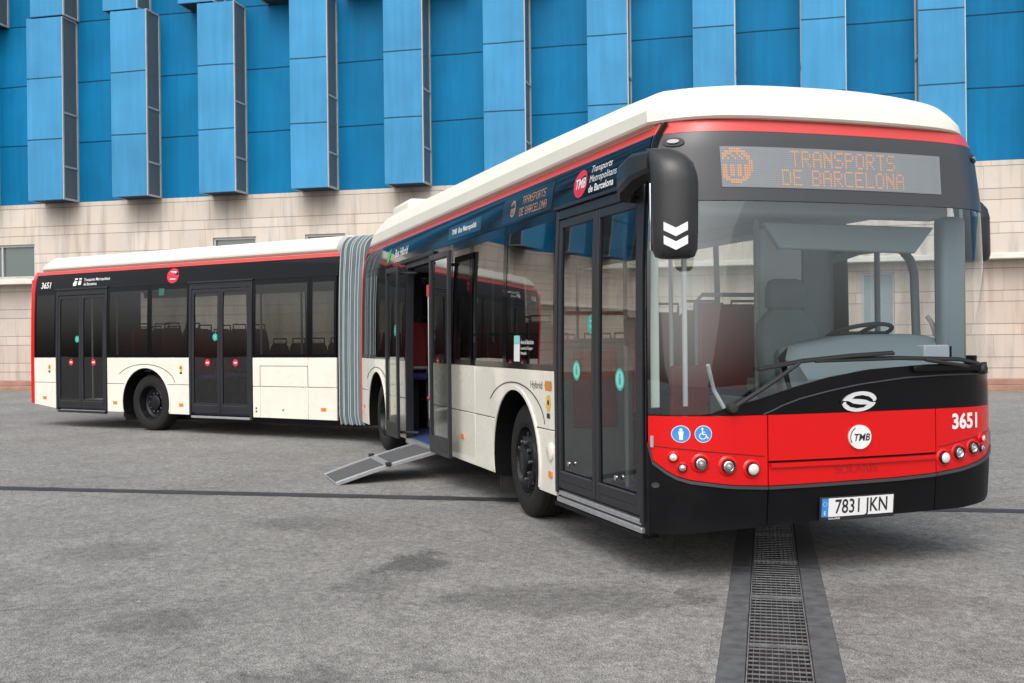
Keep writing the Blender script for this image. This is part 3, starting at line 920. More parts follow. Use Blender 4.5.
mb = MB(); mb.slab(SP, [D1A, D1B], [.255, .376], -.10, -.051); mb.slab(SP, [D1A, D1B], [.250, .275], -.05, .014); mb.build('door_sill_backing', M_BUMP, bus)
# green door stickers
def icon_sticker(xf, x, z, r, col, colin, parent, off=-.0095):
    s_ = bdecal([P1(disc(x, z, r))], col, 'sticker', parent, SP, off, xf)
    s_['label'] = 'round door sticker'
    return s_
def sticker_set(xf, parent, items, off=-.0095):
    for (x, z, r, kind) in items:
        if kind == 'wheel':
            bdecal([P1(disc(x, z, r))], M_TEAL, 'sticker', parent, SP, off, xf)
            bdecal([P1(disc(x, z, r * .78))], M_TEALL, 'sticker', parent, SP, off + .0006, xf)
            bdecal([P1(disc(x, z + r * .38, r * .16)), P1([(x - r * .22, z - r * .45), (x + r * .22, z - r * .45), (x + r * .22, z + r * .2), (x - r * .22, z + r * .2)])], M_TEAL, 'sticker', parent, SP, off + .0012, xf)
        elif kind == 'green':
            bdecal([P1(disc(x, z, r))], M_TEAL, 'sticker', parent, SP, off, xf)
            bdecal([stroke([(x - r * .4, z - r * .1), (x - r * .05, z - r * .4), (x + r * .4, z + r * .4)], r * .2), stroke([(x - r * .45, z + r * .35), (x + r * .1, z + r * .35)], r * .2)], M_TEALL, 'sticker', parent, SP, off + .0006, xf)
        else:
            bdecal([P1(disc(x, z, r))], M_REDS, 'sticker', parent, SP, off, xf)
            bdecal([P1([(x - r * .62, z - r * .2), (x + r * .62, z - r * .2), (x + r * .62, z + r * .2), (x - r * .62, z + r * .2)])], M_WHITE, 'sticker', parent, SP, off + .0006, xf)
sticker_set(None, d1, [(-1.50, 1.27, .072, 'wheel'), (-.745, 1.23, .075, 'wheel'), (-1.23, 1.60, .068, 'green')])

# middle door, open: two leaves swung out in front of the body side
def SPo(o): return lambda x, z, off=0.0: (x, -o - off + inset(z) * .5, z)
mb = MB()
ZS = [.30, .8, BELT, 1.6, 2.0, 2.2, 2.42]
mb.slab(SP, [O2A, O2A + .05], ZS, -.08, .010); mb.slab(SP, [O2B - .05, O2B], ZS, -.08, .010); mb.slab(SP, [O2A + .05, O2B - .05], [2.36, 2.42], -.08, .008)
d2 = mb.build('door', M_FRAME, bus, bevel=.004, label='open middle door with both leaves swung outwards')
for (a, b) in ((-7.52, -6.84), (-5.28, -4.50)):
    mb = MB(); sp = SPo(.125)
    g_ = leaf(mb, a, b, .33, 2.385, sp, d0=-.02, d1=.014)
    mb.build('door_leaf', M_FRAME, d2, bevel=.004)
    pane_mb(None, *g_, sp).build('door_glass', G_DOOR, d2)
    mb = MB()        # swing arms
    xi = b if a < -6 else a
    sg = 1 if a < -6 else -1
    for z in (.40, 2.30): mb.tube([(xi - sg * .12, -.11, z), (xi + sg * .10, .10, z)], .018, 8)
    mb.build('swing_arm', M_FRAME, d2)
sticker_set(None, d2, [(-6.95, 1.62, .07, 'green')], off=.135)
mb = MB(); mb.tube([(-6.02, .06, .62), (-6.02, .06, 2.0)], .017, 8); mb.build('grab_pole', M_POLE, d2)
mb = MB(); mb.tube([(-6.02, .06, 1.99), (-6.02, .06, 2.12)], .03, 10); mb.tube([(-6.06, .05, .85), (-5.92, .05, .85)], .02, 8); mb.build('pole_grip', M_REDS, d2)
mb = MB(); mb.slab(SP, [O2A + .03, O2B - .03], [.27, .325], -.05, .02); mb.build('door_sill', M_SILL, bus, bevel=.004)

# ramp: two hinged plates from the sill to the ground
RA, RB = -6.44, -5.46
def ramp_pt(a, b, h):     # a along the bus, b 0..1 outwards, h normal
    y = -.02 - b * 1.08
    z = .300 * (1 - b) + .012 * b + .014 * math.sin(math.pi * b)
    return (a + b * .17 * (RB - a) / (RB - RA), y, z + h)
mb = MB()
for (b0, b1) in ((.0, .47), (.475, 1.0)):
    mb.slab(lambda u, v, o: ramp_pt(u, v, o), [RA + .05, RB - .05], lin(b0 + .02, b1 - .02, 5), -.02, .004)
rp = mb.build('wheelchair_ramp', M_RAMPG, bus)
mb = MB()
for (b0, b1) in ((.0, .472), (.475, 1.0)):
    for (u0, u1) in ((RA, RA + .048), (RB - .048, RB)):
        mb.slab(lambda u, v, o: ramp_pt(u, v, o), [u0, u1], lin(b0, b1, 5), -.025, .02)
mb.slab(lambda u, v, o: ramp_pt(u, v, o), [RA + .05, RB - .05], [.985, 1.0], -.008, .006)
mb.slab(lambda u, v, o: ramp_pt(u, v, o), [RA + .05, RB - .05], [.44, .505], -.01, .010)
mb.build('ramp_edge', M_SILL, rp, bevel=.004)
mb = MB()
for u in (RA + .02, RB - .02): mb.box(u - .03, u + .03, -.57, -.51, .17, .215)
mb.build('ramp_hinge', M_INK, rp, bevel=.008)

# --- nose --------------------------------------------------------------------
RBT = ([-1, -.985, -.92, -.85, -.67, -.48, -.2, 0, .25, .48, .66, .82, .92, .985, 1], [.86, .75, .668, .638, .605, .592, .594, .597, .60, .61, .63, .665, .70, .75, .84])
def redbot(t): return lerp(t, *RBT)
RT = 1.022
C2 = ([-1, -.77, -.69, -.55, -.436, -.30, -.135, .10, .47, .9, 1], [1.03, 1.03, 1.068, 1.110, 1.149, 1.198, 1.245, 1.288, 1.312, 1.312, 1.312])
def wbot(t): return lerp(t, *C2)
C3 = ([-1, -.493, -.40, -.304, -.137, .036, .309, .537, 1], [1.0225, 1.0225, 1.075, 1.114, 1.158, 1.193, 1.226, 1.236, 1.236])
def c3(t): return lerp(t, *C3)
TF = sorted(set([round(q, 4) for q in lin(-1, 1, 40)] + [-.985, .985, -.96, .96, -.94, .94]))
GAPS = (-.478, .497)
def front_strip(t0, t1, zlo, zhi, mat, name, nz=4, o0=-.03, o1=0.0, parent=None, smooth=40):
    ts = [t0] + [t for t in TF if t0 + 1e-3 < t < t1 - 1e-3] + [t1]
    mb = MB()
    def fn(t, v, off):
        z = zlo(t) + (zhi(t) - zlo(t)) * v
        return FP(t, z, off)
    mb.slab(fn, ts, lin(0, 1, nz), o0, o1)
    return mb.build(name, mat, parent or bus, smooth=smooth)
# bumper in three pieces
def bumlow(t): return lerp(t, [-1, -.9, -.7, -.3, .3, .7, .9, 1], [.295, .30, .325, .352, .362, .362, .38, .42])
for (a, b) in ((-1, GAPS[0] - .003), (GAPS[0] + .003, GAPS[1] - .003), (GAPS[1] + .003, 1)):
    bp_ = front_strip(a, b, bumlow, lambda t: redbot(t) - .022, M_BUMP, 'bumper', 6)
    front_strip(a, b, lambda t: redbot(t) - .024, lambda t: redbot(t) - .005, M_LIP, 'bumper_lip', 2, -.02, .012, bp_)
# side return of the bumper next to the door
mb = MB(); mb.slab(SP, [-.372, -.311], [.28, .6, .86], -.06, -.001); mb.build('bumper_return', M_BUMP, bus)
upper_band(None, -.372, -.335, .862, 2.84, M_BLACK, 'front_pillar')
# red: corner units and centre flap
cu1 = front_strip(-1, GAPS[0] - .003, redbot, lambda t: RT, M_RED, 'corner_panel', 8)
cu2 = front_strip(GAPS[1] + .003, 1, redbot, lambda t: RT, M_RED, 'corner_panel', 8)
front_strip(GAPS[0] + .003, GAPS[1] - .003, lambda t: .742, lambda t: RT, M_RED, 'front_flap', 5)
grl = front_strip(GAPS[0] + .003, GAPS[1] - .003, redbot, lambda t: .727, M_RED, 'lower_flap', 4)
front_strip(GAPS[0] + .01, GAPS[1] - .01, lambda t: .700, lambda t: .726, M_RED, 'flap_ridge', 2, .0005, .016, grl)
mb = MB(); mb.slab(lambda t, z, off: FP(t, z, off), [t for t in TF if abs(t) < .99], [.40, .7, .98], -.075, -.05); mb.slab(lambda t, v, off: FP(t, .981 + max(.01, wbot(t) - .04 - .981) * v, off), [t for t in TF if abs(t) < .99], [0, 1], -.075, -.05); mb.build('nose_backing', M_DARKIN, bus)
# black nose above the red
front_strip(-.52, 1, lambda t: RT + .002, lambda t: max(c3(t), RT + .004), M_BLACK, 'nose_panel', 3)
front_strip(-1, 1, lambda t: max(c3(t), RT + .002) + .003, lambda t: max(wbot(t), c3(t) + .008) - .002, M_BUMP, 'scuttle_panel', 2, -.03, -.002)
mb = MB(); mb.tube([FP(t, max(c3(t), RT + .003) + .002, .002) for t in lin(-.5, .99, 30)], .005, 6); mb.build('scuttle_trim', M_LIP, bus)
# windscreen
def wtop(t): return 2.33
ts = TF
mb = MB()
mb.grid(lambda t, v: FP(t, wbot(t) + (wtop(t) - wbot(t)) * v, -.004), ts, lin(0, 1, 14))
ws = mb.build('windscreen', G_WIND, bus, smooth=60)
# destination panel above
front_strip(-1, 1, lambda t: 2.334, lambda t: 2.765, M_DESTP, 'destination_panel', 8)
front_strip(-1, 1, lambda t: 2.767, lambda t: 2.84, M_REDBAND, 'red_stripe', 3)
# destination screen
YL0, YL1, ZL0, ZL1 = .415, 2.005, 2.415, 2.668
M_LEDG = M_LEDP
mb = MB(); mb.slab(lambda y, z, off: FY(y, z, off), lin(YL0, YL1, 14), lin(ZL0, ZL1, 3), .001, .004)
scr = mb.build('destination_screen', M_LEDG, bus, smooth=40)
FONT = {
 'T': "11111 00100 00100 00100 00100 00100 00100", 'R': "11110 10001 10001 11110 10100 10010 10001",
 'A': "01110 10001 10001 11111 10001 10001 10001", 'N': "10001 11001 11101 10111 10011 10001 10001",
 'S': "01111 10000 10000 01110 00001 00001 11110", 'P': "11110 10001 10001 11110 10000 10000 10000",
 'O': "01110 10001 10001 10001 10001 10001 01110", 'D': "11110 10001 10001 10001 10001 10001 11110",
 'E': "11111 10000 10000 11110 10000 10000 11111", 'B': "11110 10001 10001 11110 10001 10001 11110",
 'C': "01111 10000 10000 10000 10000 10000 01111", 'L': "10000 10000 10000 10000 10000 10000 11111",
 ' ': "000 000 000 000 000 000 000"}
def led_quads(lines, cx, zc, pit, out, fill=.7, gap=3, pz=None):
    pz = pz or pit
    # lines stacked; dot quads in (y, z)
    rows = len(lines) * 7 + (len(lines) - 1) * gap
    z = zc + rows * pz / 2
    for ln in lines:
        wd = sum(len(FONT[c].split()[0]) + 1 for c in ln) - 1
        x = cx - wd * pit / 2
        for c in ln:
            g_ = FONT[c].split()
            for r, row in enumerate(g_):
                for q, bit in enumerate(row):
                    if bit == '1':
                        a, b = x + q * pit, z - (r + 1) * pz
                        h = pit * fill; hz = pz * fill
                        out.append(([(a, b), (a + h, b), (a + h, b + hz), (a, b + hz)], [(0, 1, 2, 3)]))
            x += (len(g_[0]) + 1) * pit
        z -= (7 + gap) * pz
def led_logo(cx, zc, pit, out, fill=.7):
    # roundel: ring of dots with a band of bars through it
    for i in range(-7, 8):
        for j in range(-7, 8):
            r = math.hypot(i, j)
            on = (5.6 < r < 7.6) or (r < 5.6 and abs(j + 2) <= 2 and (i % 3 != 0)) or (r < 5.6 and j > 2 and (i + j) % 3 == 0)
            if on and i > -6:
                a, b = cx + i * pit, zc + j * pit; h = pit * fill
                out.append(([(a, b), (a + h, b), (a + h, b + h), (a, b + h)], [(0, 1, 2, 3)]))
q_ = []
led_quads(["TRANSPORTS", "DE BARCELONA"], 1.255, 2.543, .0130, q_, .74, 1, .0148)
bdecal(q_, M_LEDO, 'amber_lettering', scr, FY, .0052)
q_ = []
led_logo(.500, 2.543, .0148, q_, .74)
bdecal(q_, M_LEDO, 'amber_logo', scr, FY, .0052)
# unlit pixel raster
M_PIX = pbr('unlit_pixel', (0.22, 0.24, 0.255), 0.5)
q_ = []
for i in range(int((YL1 - YL0 - .02) / .0128)):
    for j in range(18):
        a, b = YL0 + .010 + i * .0128, ZL0 + .006 + j * .0134
        q_.append(([(a, b), (a + .0085, b), (a + .0085, b + .009), (a, b + .009)], [(0, 1, 2, 3)]))
bdecal(q_, M_PIX, 'pixel_raster', scr, FY, .0046)
# marker lamps on the top corners
for y, z in ((.175, 2.705), (2.385, 2.69)):
    mb = MB(); t = (y - 1.275) / (1.275 - inset(z))
    mb.prism(disc(y, z, .052, .028), FY, .001, .010); b_ = mb.build('marker_lamp', M_INK, bus, smooth=50)
    mb = MB(); mb.prism(disc(y, z + .004, .028, .013), FY, .010, .018); mb.build('lens', M_GREYL, b_, smooth=50)
# head lamps
def lamp(y, z, r, kind):
    r *= .88
    c = Vector(FY(y, z, 0)); e = Vector(FY(y, z, 1.0)) - c; e.normalize()
    e = (e + Vector((.35, 0, 0))).normalized()
    a = Vector((0, 0, 1)); b = e.cross(a).normalized(); a = b.cross(e)
    def L(rr, ang, ax): return c + (a * math.cos(ang) + b * math.sin(ang)) * rr + e * (ax + .022)
    mb = MB(); mb.lathe([(r * 1.14, -.03), (r * 1.11, .002), (r * 1.06, .006), (r * 1.01, .004), (r, -.005)], L, 28)
    h = mb.build('headlight', [M_RED if kind == 'red' else M_INK], bus, smooth=50)
    mb = MB(); mb.lathe([(r * 1.75, -.024), (r * 1.5, -.0165), (r * 1.25, -.013), (r * 1.13, -.016)], L, 28); mb.build('bezel', M_RED, h, smooth=60)
    if kind == 'proj':
        mb = MB(); mb.lathe([(r, -.004), (r * .75, .0), (r * .5, -.008), (r * .48, -.02), (.001, -.02)], L, 28); mb.build('reflector', M_CHROME, h, smooth=30)
        mb = MB(); mb.lathe([(r * .46, -.016), (r * .40, .002), (r * .25, .010), (.001, .013)], L, 24); mb.build('lens', M_GREYL, h, smooth=60)
    elif kind == 'white':
        mb = MB(); mb.lathe([(r * 1.01, .0), (r * .9, .008), (r * .6, .014), (.001, .017)], L, 28); mb.build('lens', M_LENS, h, smooth=60)
    else:
        mb = MB(); mb.lathe([(r * 1.01, .0), (r * .9, .006), (.001, .010)], L, 24); mb.build('lens', M_LENS if kind == 'red' else M_GREYL, h, smooth=60)
        if kind == 'grey':
            mb = MB(); mb.lathe([(r * .55, .004), (r * .5, .012), (.001, .014)], L, 12); mb.build('bulb', M_CHROME, h, smooth=60)
for (y, z, r, k) in ((.112, .775, .026, 'red'), (.155, .712, .024, 'grey'), (.252, .738, .040, 'proj'), (.410, .718, .042, 'proj'), (.560, .697, .040, 'white'),
                     (1.970, .703, .040, 'white'), (2.100, .728, .042, 'proj'), (2.235, .752, .040, 'proj'), (2.335, .81, .023, 'red'), (2.325, .745, .022, 'grey')):
    lamp(y, z, r, k)
# line over the lamps
for (t0, t1, za, zb) in ((-.985, GAPS[0] - .02, .838, .772), (GAPS[1] + .02, .985, .775, .86)):
    mb = MB(); mb.tube([FP(t0 + (t1 - t0) * k / 16, za + (zb - za) * k / 16 - .02 * math.sin(math.pi * k / 16) * 0, .0005) for k in range(17)], .0035, 5)
    mb.build('lamp_seam', pbr('dark_red_seam', (0.16, 0.002, 0.003), 0.5), cu1 if t0 < 0 else cu2)
# side marker on the corner
mb = MB(); mb.tube([FP(-.987, .83, .004), FP(-.987, .90, .004)], .012, 8); mb.build('corner_reflector', M_GREYL, cu1, smooth=60)
mb = MB(); mb.lathe([(.017, 0), (.017, .006), (.012, .006), (.011, .001), (.001, .001)], lambda r, a, ax: FY(.03 + r * math.cos(a), .597 + r * math.sin(a), ax), 16); mb.build('parking_sensor', M_LIP, bus, smooth=30)
# badge: emblem on the black panel
EZ, EY = 1.088, 1.305
em = bdecal([P1(disc(EY, EZ, .128, .062, 36, R(6)))], M_CHROME, 'emblem', bus, FY, .012)
em.data.materials[0] = pbr('badge_silver', (0.66, 0.68, 0.69), 0.35, metal=0.3)
mb = MB(); mb.prism(disc(EY, EZ, .127, .061, 36, R(6)), FY, .0005, .0115); mb.build('emblem_edge', M_SILL, em, smooth=40)
cut = [P1([(EY - .055, EZ + .018), (EY - .03, EZ + .034), (EY + .02, EZ + .040), (EY + .07, EZ + .030), (EY + .098, EZ + .010), (EY + .102, EZ - .006), (EY + .08, EZ - .004), (EY + .045, EZ + .010), (EY + .0, EZ + .016)]),
       P1([(EY + .055, EZ - .020), (EY + .03, EZ - .036), (EY - .02, EZ - .042), (EY - .07, EZ - .032), (EY - .098, EZ - .012), (EY - .102, EZ + .006), (EY - .08, EZ + .004), (EY - .045, EZ - .012), (EY - .0, EZ - .018)]),
       P1([(EY + .092, EZ - .006), (EY + .118, EZ + .002), (EY + .126, EZ + .012), (EY + .135, EZ + .004), (EY + .126, EZ - .008)]),
       P1([(EY - .092, EZ + .004), (EY - .118, EZ - .002), (EY - .126, EZ - .012), (EY - .135, EZ - .004), (EY - .126, EZ + .008)])]
bdecal(cut, M_BLACK, 'emblem_cutout', em, FY, .0128)
# round white badge
mb = MB(); mb.prism(disc(1.305, .866, .082, .075, 36), FY, .0005, .014); bd = mb.build('round_badge', M_WHITE, bus, smooth=40)
bdecal([shift(text2d("TMB", .062, .02, .25), 1.312, .862)], M_INK, 'lettering', bd, FY, .0155)
arc_ = [(1.305 + .072 * math.cos(R(a)), .866 + .066 * math.sin(R(a))) for a in range(120, 215, 10)]
bdecal([stroke(arc_, .006)], M_INK, 'arc_line', bd, FY, .0155)
# fleet number
bdecal([shift(text2d("3651", .135, .034), 2.18, .928)], M_WHITE, 'fleet_number', bus, FY, .003)
# maker's name pressed in the lower flap: relief shade painted as darker red
bdecal([shift(text2d("SOLARIS", .068, .004, sx=1.25), 1.285, .666)], pbr('relief_shade_red', (0.36, 0.004, 0.006), 0.4), 'pressed_lettering', grl, FY, .003)
# access signs
for k, y in enumerate((.150, .268)):
    t = (y - 1.275) / 1.275
    c_ = .915
    rx = .048
    s_ = bdecal([P1(disc(y, c_, rx, .052, 32))], M_WHITE, 'access_sign', bus, FY, .002)
    bdecal([P1(disc(y, c_, rx * .93, .048, 32))], M_BLUES, 'sign_face', s_, FY, .003)
    if k == 0:
        pl = [P1(disc(y, c_ + .026, .0085)), P1([(y - .011, c_ - .006), (y + .011, c_ - .006), (y + .014, c_ + .016), (y - .014, c_ + .016)]), P1([(y - .009, c_ - .036), (y + .009, c_ - .036), (y + .010, c_ - .006), (y - .010, c_ - .006)])]
    else:
        ring = [(y - .004 + .018 * math.cos(R(a)), c_ - .012 + .018 * math.sin(R(a))) for a in range(110, 361, 15)]
        pl = [P1(disc(y - .006, c_ + .032, .0065)), stroke([(y - .006, c_ + .024), (y - .004, c_ - .002), (y + .013, c_ - .002), (y + .022, c_ - .026), (y + .029, c_ - .022)], .0065), stroke([(y - .005, c_ + .012), (y + .010, c_ + .012)], .005), stroke(ring, .0055)]
    bdecal(pl, M_WHITE, 'sign_symbol', s_, FY, .004)
# number plate
PY0, PY1, PZ0, PZ1 = 1.028, 1.556, .375, .493
mb = MB(); mb.slab(FY, lin(PY0 - .012, PY1 + .012, 4), [PZ0 - .022, PZ1 + .008], .006, .016); npl = mb.build('number_plate', M_INK, bus, bevel=.003)
mb = MB(); mb.slab(FY, lin(PY0 + .048, PY1, 4), [PZ0 + .002, PZ1], .0165, .0185); mb.build('plate_face', M_WHITE, npl)
mb = MB(); mb.slab(FY, [PY0, PY0 + .047], [PZ0 + .002, PZ1], .0165, .0185); mb.build('plate_band', M_BLUES, npl)
bdecal([shift(text2d("7831 JKN", .125, .012, sx=.80), 1.318, .434)], M_INK, 'plate_lettering', npl, FY, .0195)
bdecal([shift(text2d("E", .034, .01), PY0 + .023, .400)] + [P1(disc(PY0 + .023 + .013 * math.cos(R(a)), .458 + .013 * math.sin(R(a)), .0022, None, 6)) for a in range(0, 360, 30)], M_WHITE, 'plate_letter', npl, FY, .0195)
bdecal([shift(text2d("SOLARIS", .016, .01, sx=1.4), 1.12, PZ0 - .010)], M_WHITE, 'holder_lettering', npl, FY, .0175)
# wipers
def wiper(arm, blade, nm='wiper'):
    mb = MB()
    p = [FY(*q) for q in arm]
    mb.tube(p, [.016, .014, .011, .008][:len(p)], 8)
    mb.lathe([(.034, -.01), (.034, .03), (.025, .045), (.001, .048)], lambda r, a, ax: FY(arm[0][0] + r * math.cos(a), arm[0][1] + r * math.sin(a), ax), 16)
    w_ = mb.build(nm, M_RUB, bus, smooth=40)
    mb = MB(); mb.tube([FY(*q) for q in blade], .010, 6); mb.tube([FY(a, b + .012, c - .012) for a, b, c in blade], .006, 5); mb.build('blade', M_RUB, w_, smooth=40)
wiper([(.435, 1.072, .03), (.64, 1.20, .05), (.86, 1.335, .05)], [(.60, 1.300, .03), (.90, 1.345, .03), (1.25, 1.372, .03), (1.56, 1.385, .03)])
wiper([(2.34, 1.268, .015), (2.08, 1.302, .03), (1.80, 1.340, .04)], [(2.32, 1.300, .02), (2.1, 1.335, .03), (1.6, 1.352, .03), (.98, 1.345, .03)])
mb = MB(); mb.slab(FY, lin(1.72, 2.36, 8), lin(1.262, 1.305, 2), .002, .03); mb.build('wiper_cover', M_BUMP, bus, bevel=.01)

# mirrors
def mirror(cx, cy, z0, z1, wd, dp, side, yaw=0.0):
    pr = [(z0, .60), (z0 + .012, .86), (z0 + .05, .97), (z0 + .15, 1.0), (z0 + .40 * (z1 - z0) / .6, 1.02), (z1 - .17, 1.0), (z1 - .10, .95), (z1 - .05, .84), (z1 - .015, .66), (z1, .48)]
    lo = []
    for z, k in pr:
        lp = []
        for q in range(28):
            a = 2 * math.pi * q / 28
            ca, sa = math.cos(a), math.sin(a)
            e = .55
            X = math.copysign(abs(ca) ** e, ca) * dp / 2 * (k if k < .95 else 1)
            Y = math.copysign(abs(sa) ** e, sa) * wd / 2 * k - ((1 - k) * wd / 2 * .75 if z > (z0 + z1) / 2 and side < 0 else 0)
            if X > 0: X *= (1 - .38 * (abs(Y) / (wd / 2)) ** 2.2)
            shx = -.10 * max(0, (z - (z1 - .2)) / .2) ** 2
            lp.append((cx + X * math.cos(yaw) - Y * math.sin(yaw) + shx, cy + X * math.sin(yaw) + Y * math.cos(yaw), z))
        lo.append(lp)
    mb = MB(); mb.loft(lo, True, True)
    m_ = mb.build('wing_mirror', M_MIRS, bus, smooth=48)
    mb = MB(); mb.box(cx - dp / 2 - .004, cx - dp / 2 + .01, cy - wd * .40, cy + wd * .40, z0 + .05, z1 - .2); mb.build('mirror_glass', M_MIRROR, m_, bevel=.004)
    return m_
MX, MY = .14, -.035
mr_ = mirror(MX, MY, 1.955, 2.60, .265, .22, -1, yaw=R(-24))
# arm from the corner above the door
lo = []
for (x, y, z, hw, hh) in ((-.52, .03, 2.43, .03, .075), (-.50, -.05, 2.44, .05, .085), (-.34, -.12, 2.47, .06, .085), (-.12, -.13, 2.515, .07, .078), (.06, -.09, 2.525, .08, .06)):
    lo.append([(x, y + hw * a, z + hh * b) for a, b in ((-.7, -1), (.7, -1), (1, -.7), (1, .7), (.7, 1), (-.7, 1), (-1, .7), (-1, -.7))])
mb = MB(); mb.loft(lo, True, True); mb.build('mirror_arm', M_MIRS, mr_, smooth=30)
# chevrons
def chev(z):
    c, s = math.cos(R(-24)), math.sin(R(-24))
    def f(y, zz, off):
        q = .11 * (1 - .38 * (abs(y) / .1325) ** 2.2)
        X = q + off
        return (MX + X * c - y * s, MY + X * s + y * c, zz)
    mb = MB()
    for sg in (-1, 1):
        ys = lin(0, .068 * sg, 8)
        mb.grid(lambda y, v: f(y, z + abs(y) * .52 + v * .048, .007), ys, [0, 1])
    return mb.build('chevron', M_WHITE, mr_, recalc=False)
chev(2.072); chev(1.995)
m2_ = mirror(-.60, 2.745, 2.02, 2.50, .20, .22, 1, yaw=R(20))
mb = MB(); mb.tube([(-.80, 2.50, 2.46), (-.70, 2.58, 2.47), (-.62, 2.66, 2.46)], .04, 8); mb.build('mirror_arm', M_MIRS, m2_, smooth=40)

# side lettering of the front section
s_ = bdecal([P1(disc(-1.49, 2.615, .125, .10, 32))], M_REDS, 'round_logo', bus, SP, .003)
bdecal([shift(text2d("TMB", .10, .02, .2), -1.49, 2.612)], M_WHITE, 'lettering', s_, SP, .004)
for tx, zz, bo in (("Transports", 2.690, .0), ("Metropolitans", 2.620, .0), ("de Barcelona", 2.550, .022)):
    bdecal([shift(text2d(tx, .072, bo, .15 if not bo else 0, 'LEFT', sx=1.15), -1.325, zz)], M_WHITE, 'side_lettering', bus, SP, .003)
# side destination screen
upper_band(None, -3.30, -2.05, 2.50, 2.725, M_LEDS, 'side_screen', o0=.0005, o1=.004)
q_ = []
led_quads(["TRANSPORTS", "DE BARCELONA"], -2.50, 2.612, .0095, q_, .75)
bdecal(q_, M_LEDO, 'amber_lettering', bus, SP, .005)
q_ = []
led_logo(-3.02, 2.612, .0095, q_, .75)
bdecal(q_, M_LEDO, 'amber_logo', bus, SP, .005)
upper_band(None, -5.12, -3.95, 2.53, 2.665, pbr('blue_notice', (0.02, 0.045, 0.07), 0.15, coat=.2, spec=.3), 'notice_panel', o0=.0005, o1=.003)
bdecal([shift(text2d("TMB  Bus Metropolità", .075, .02, sx=1.3), -4.55, 2.60)], M_WHITE, 'side_lettering', bus, SP, .004)
lf_ = [(-8.18, 2.50), (-8.05, 2.53), (-8.0, 2.60), (-8.02, 2.70), (-8.10, 2.66), (-8.22, 2.62), (-8.16, 2.57)]
bdecal([P1(lf_)], M_GREEN, 'leaf_emblem', bus, SP, .004)
bdecal([shift(text2d("Bus Híbrid", .15, .01, sx=1.1), -7.36, 2.595)], M_WHITE, 'side_lettering', bus, SP, .004)
# stickers by the front wheel
bdecal([shift(text2d("Hybrid", .088, 0, sx=1.15), -2.33, 1.135)], pbr('grey_lettering', (0.10, 0.10, 0.10), 0.5), 'side_lettering', bus, SP, .003)
bdecal([P1([(-2.12, 1.10), (-1.99, 1.10), (-1.98, 1.14), (-1.99, 1.175), (-2.12, 1.175), (-2.14, 1.14)])], pbr('orange_sticker', (0.55, 0.20, 0.02), 0.4), 'engine_sticker', bus, SP, .003)
def yellow_stick(xf, x, z, k=1.0):
    bdecal([P1([(x - .045 * k, z + .01 * k), (x - .03 * k, z + .085 * k), (x + .03 * k, z + .09 * k), (x + .045 * k, z + .02 * k), (x + .02 * k, z - .03 * k), (x - .02 * k, z - .03 * k)])], M_YELLOW, 'warning_sticker', bus, SP, .003, xf)
    bdecal([P1(disc(x, z + .035 * k, .02 * k)), P1([(x - .03 * k, z - .075 * k), (x + .03 * k, z - .075 * k), (x + .03 * k, z - .04 * k), (x - .03 * k, z - .04 * k)])], M_INK, 'warning_sticker', bus, SP, .0035, xf)
yellow_stick(None, -2.06, .97, 1.1)
mb = MB(); mb.lathe([(.062, 0), (.062, -.012), (.045, -.02), (.001, -.022)], lambda r, a, ax: (-2.02 + r * math.cos(a), ax, .635 + 1.15 * r * math.sin(a)), 28); mb.build('fuel_cap', M_CREAM, bus, smooth=30)
reflector(None, -2.02, .46); reflector(None, -4.48, .55, .085); reflector(None, XR + .22, .56)
# sticker on the window ahead of the front door
bdecal([P1([(-2.88, 1.315), (-2.73, 1.315), (-2.73, 1.46), (-2.88, 1.46)])], M_WHITE, 'window_sticker', wa, SP, .003)
bdecal([P1([(-2.88, 1.462), (-2.73, 1.462), (-2.73, 1.53), (-2.88, 1.53)])], M_TEALL, 'window_sticker', wa, SP, .003)
bdecal([shift(text2d("Àrea de Barcelona", .05, .01, 0, 'LEFT', .85), -2.71, 1.475), shift(text2d("Autoritat del Transport", .036, .005, 0, 'LEFT', .85), -2.71, 1.425), shift(text2d("Metropolità", .036, .005, 0, 'LEFT', .85), -2.71, 1.385)], M_WHITE, 'window_lettering', wa, SP, .003)
# mud flap and frame behind the front wheel
mb = MB(); mb.box(W1 - .62, W1 - .60, .06, .40, .13, .62); mb.build('mud_flap', M_RUB, bus)
wheel(None, W1, .085, steer=R(-2), front=True, label='front wheel with protruding hub')
wheel(None, W2, .085, front=False)
def far_wheel(xf, cx):
    mb = MB(xf)
    mb.lathe([(.001, .25), (.28, .25), (.30, .02), (.42, .0), (.478, .05), (.478, .24), (.40, .28), (.001, .28)], lambda r, a, ax: (cx + r * math.cos(a), 2.55 - .085 - ax, .478 + r * math.sin(a)), 40)
    mb.build('wheel', M_TYRE, bus, smooth=35)
for cx in (W1, W2): far_wheel(None, cx)

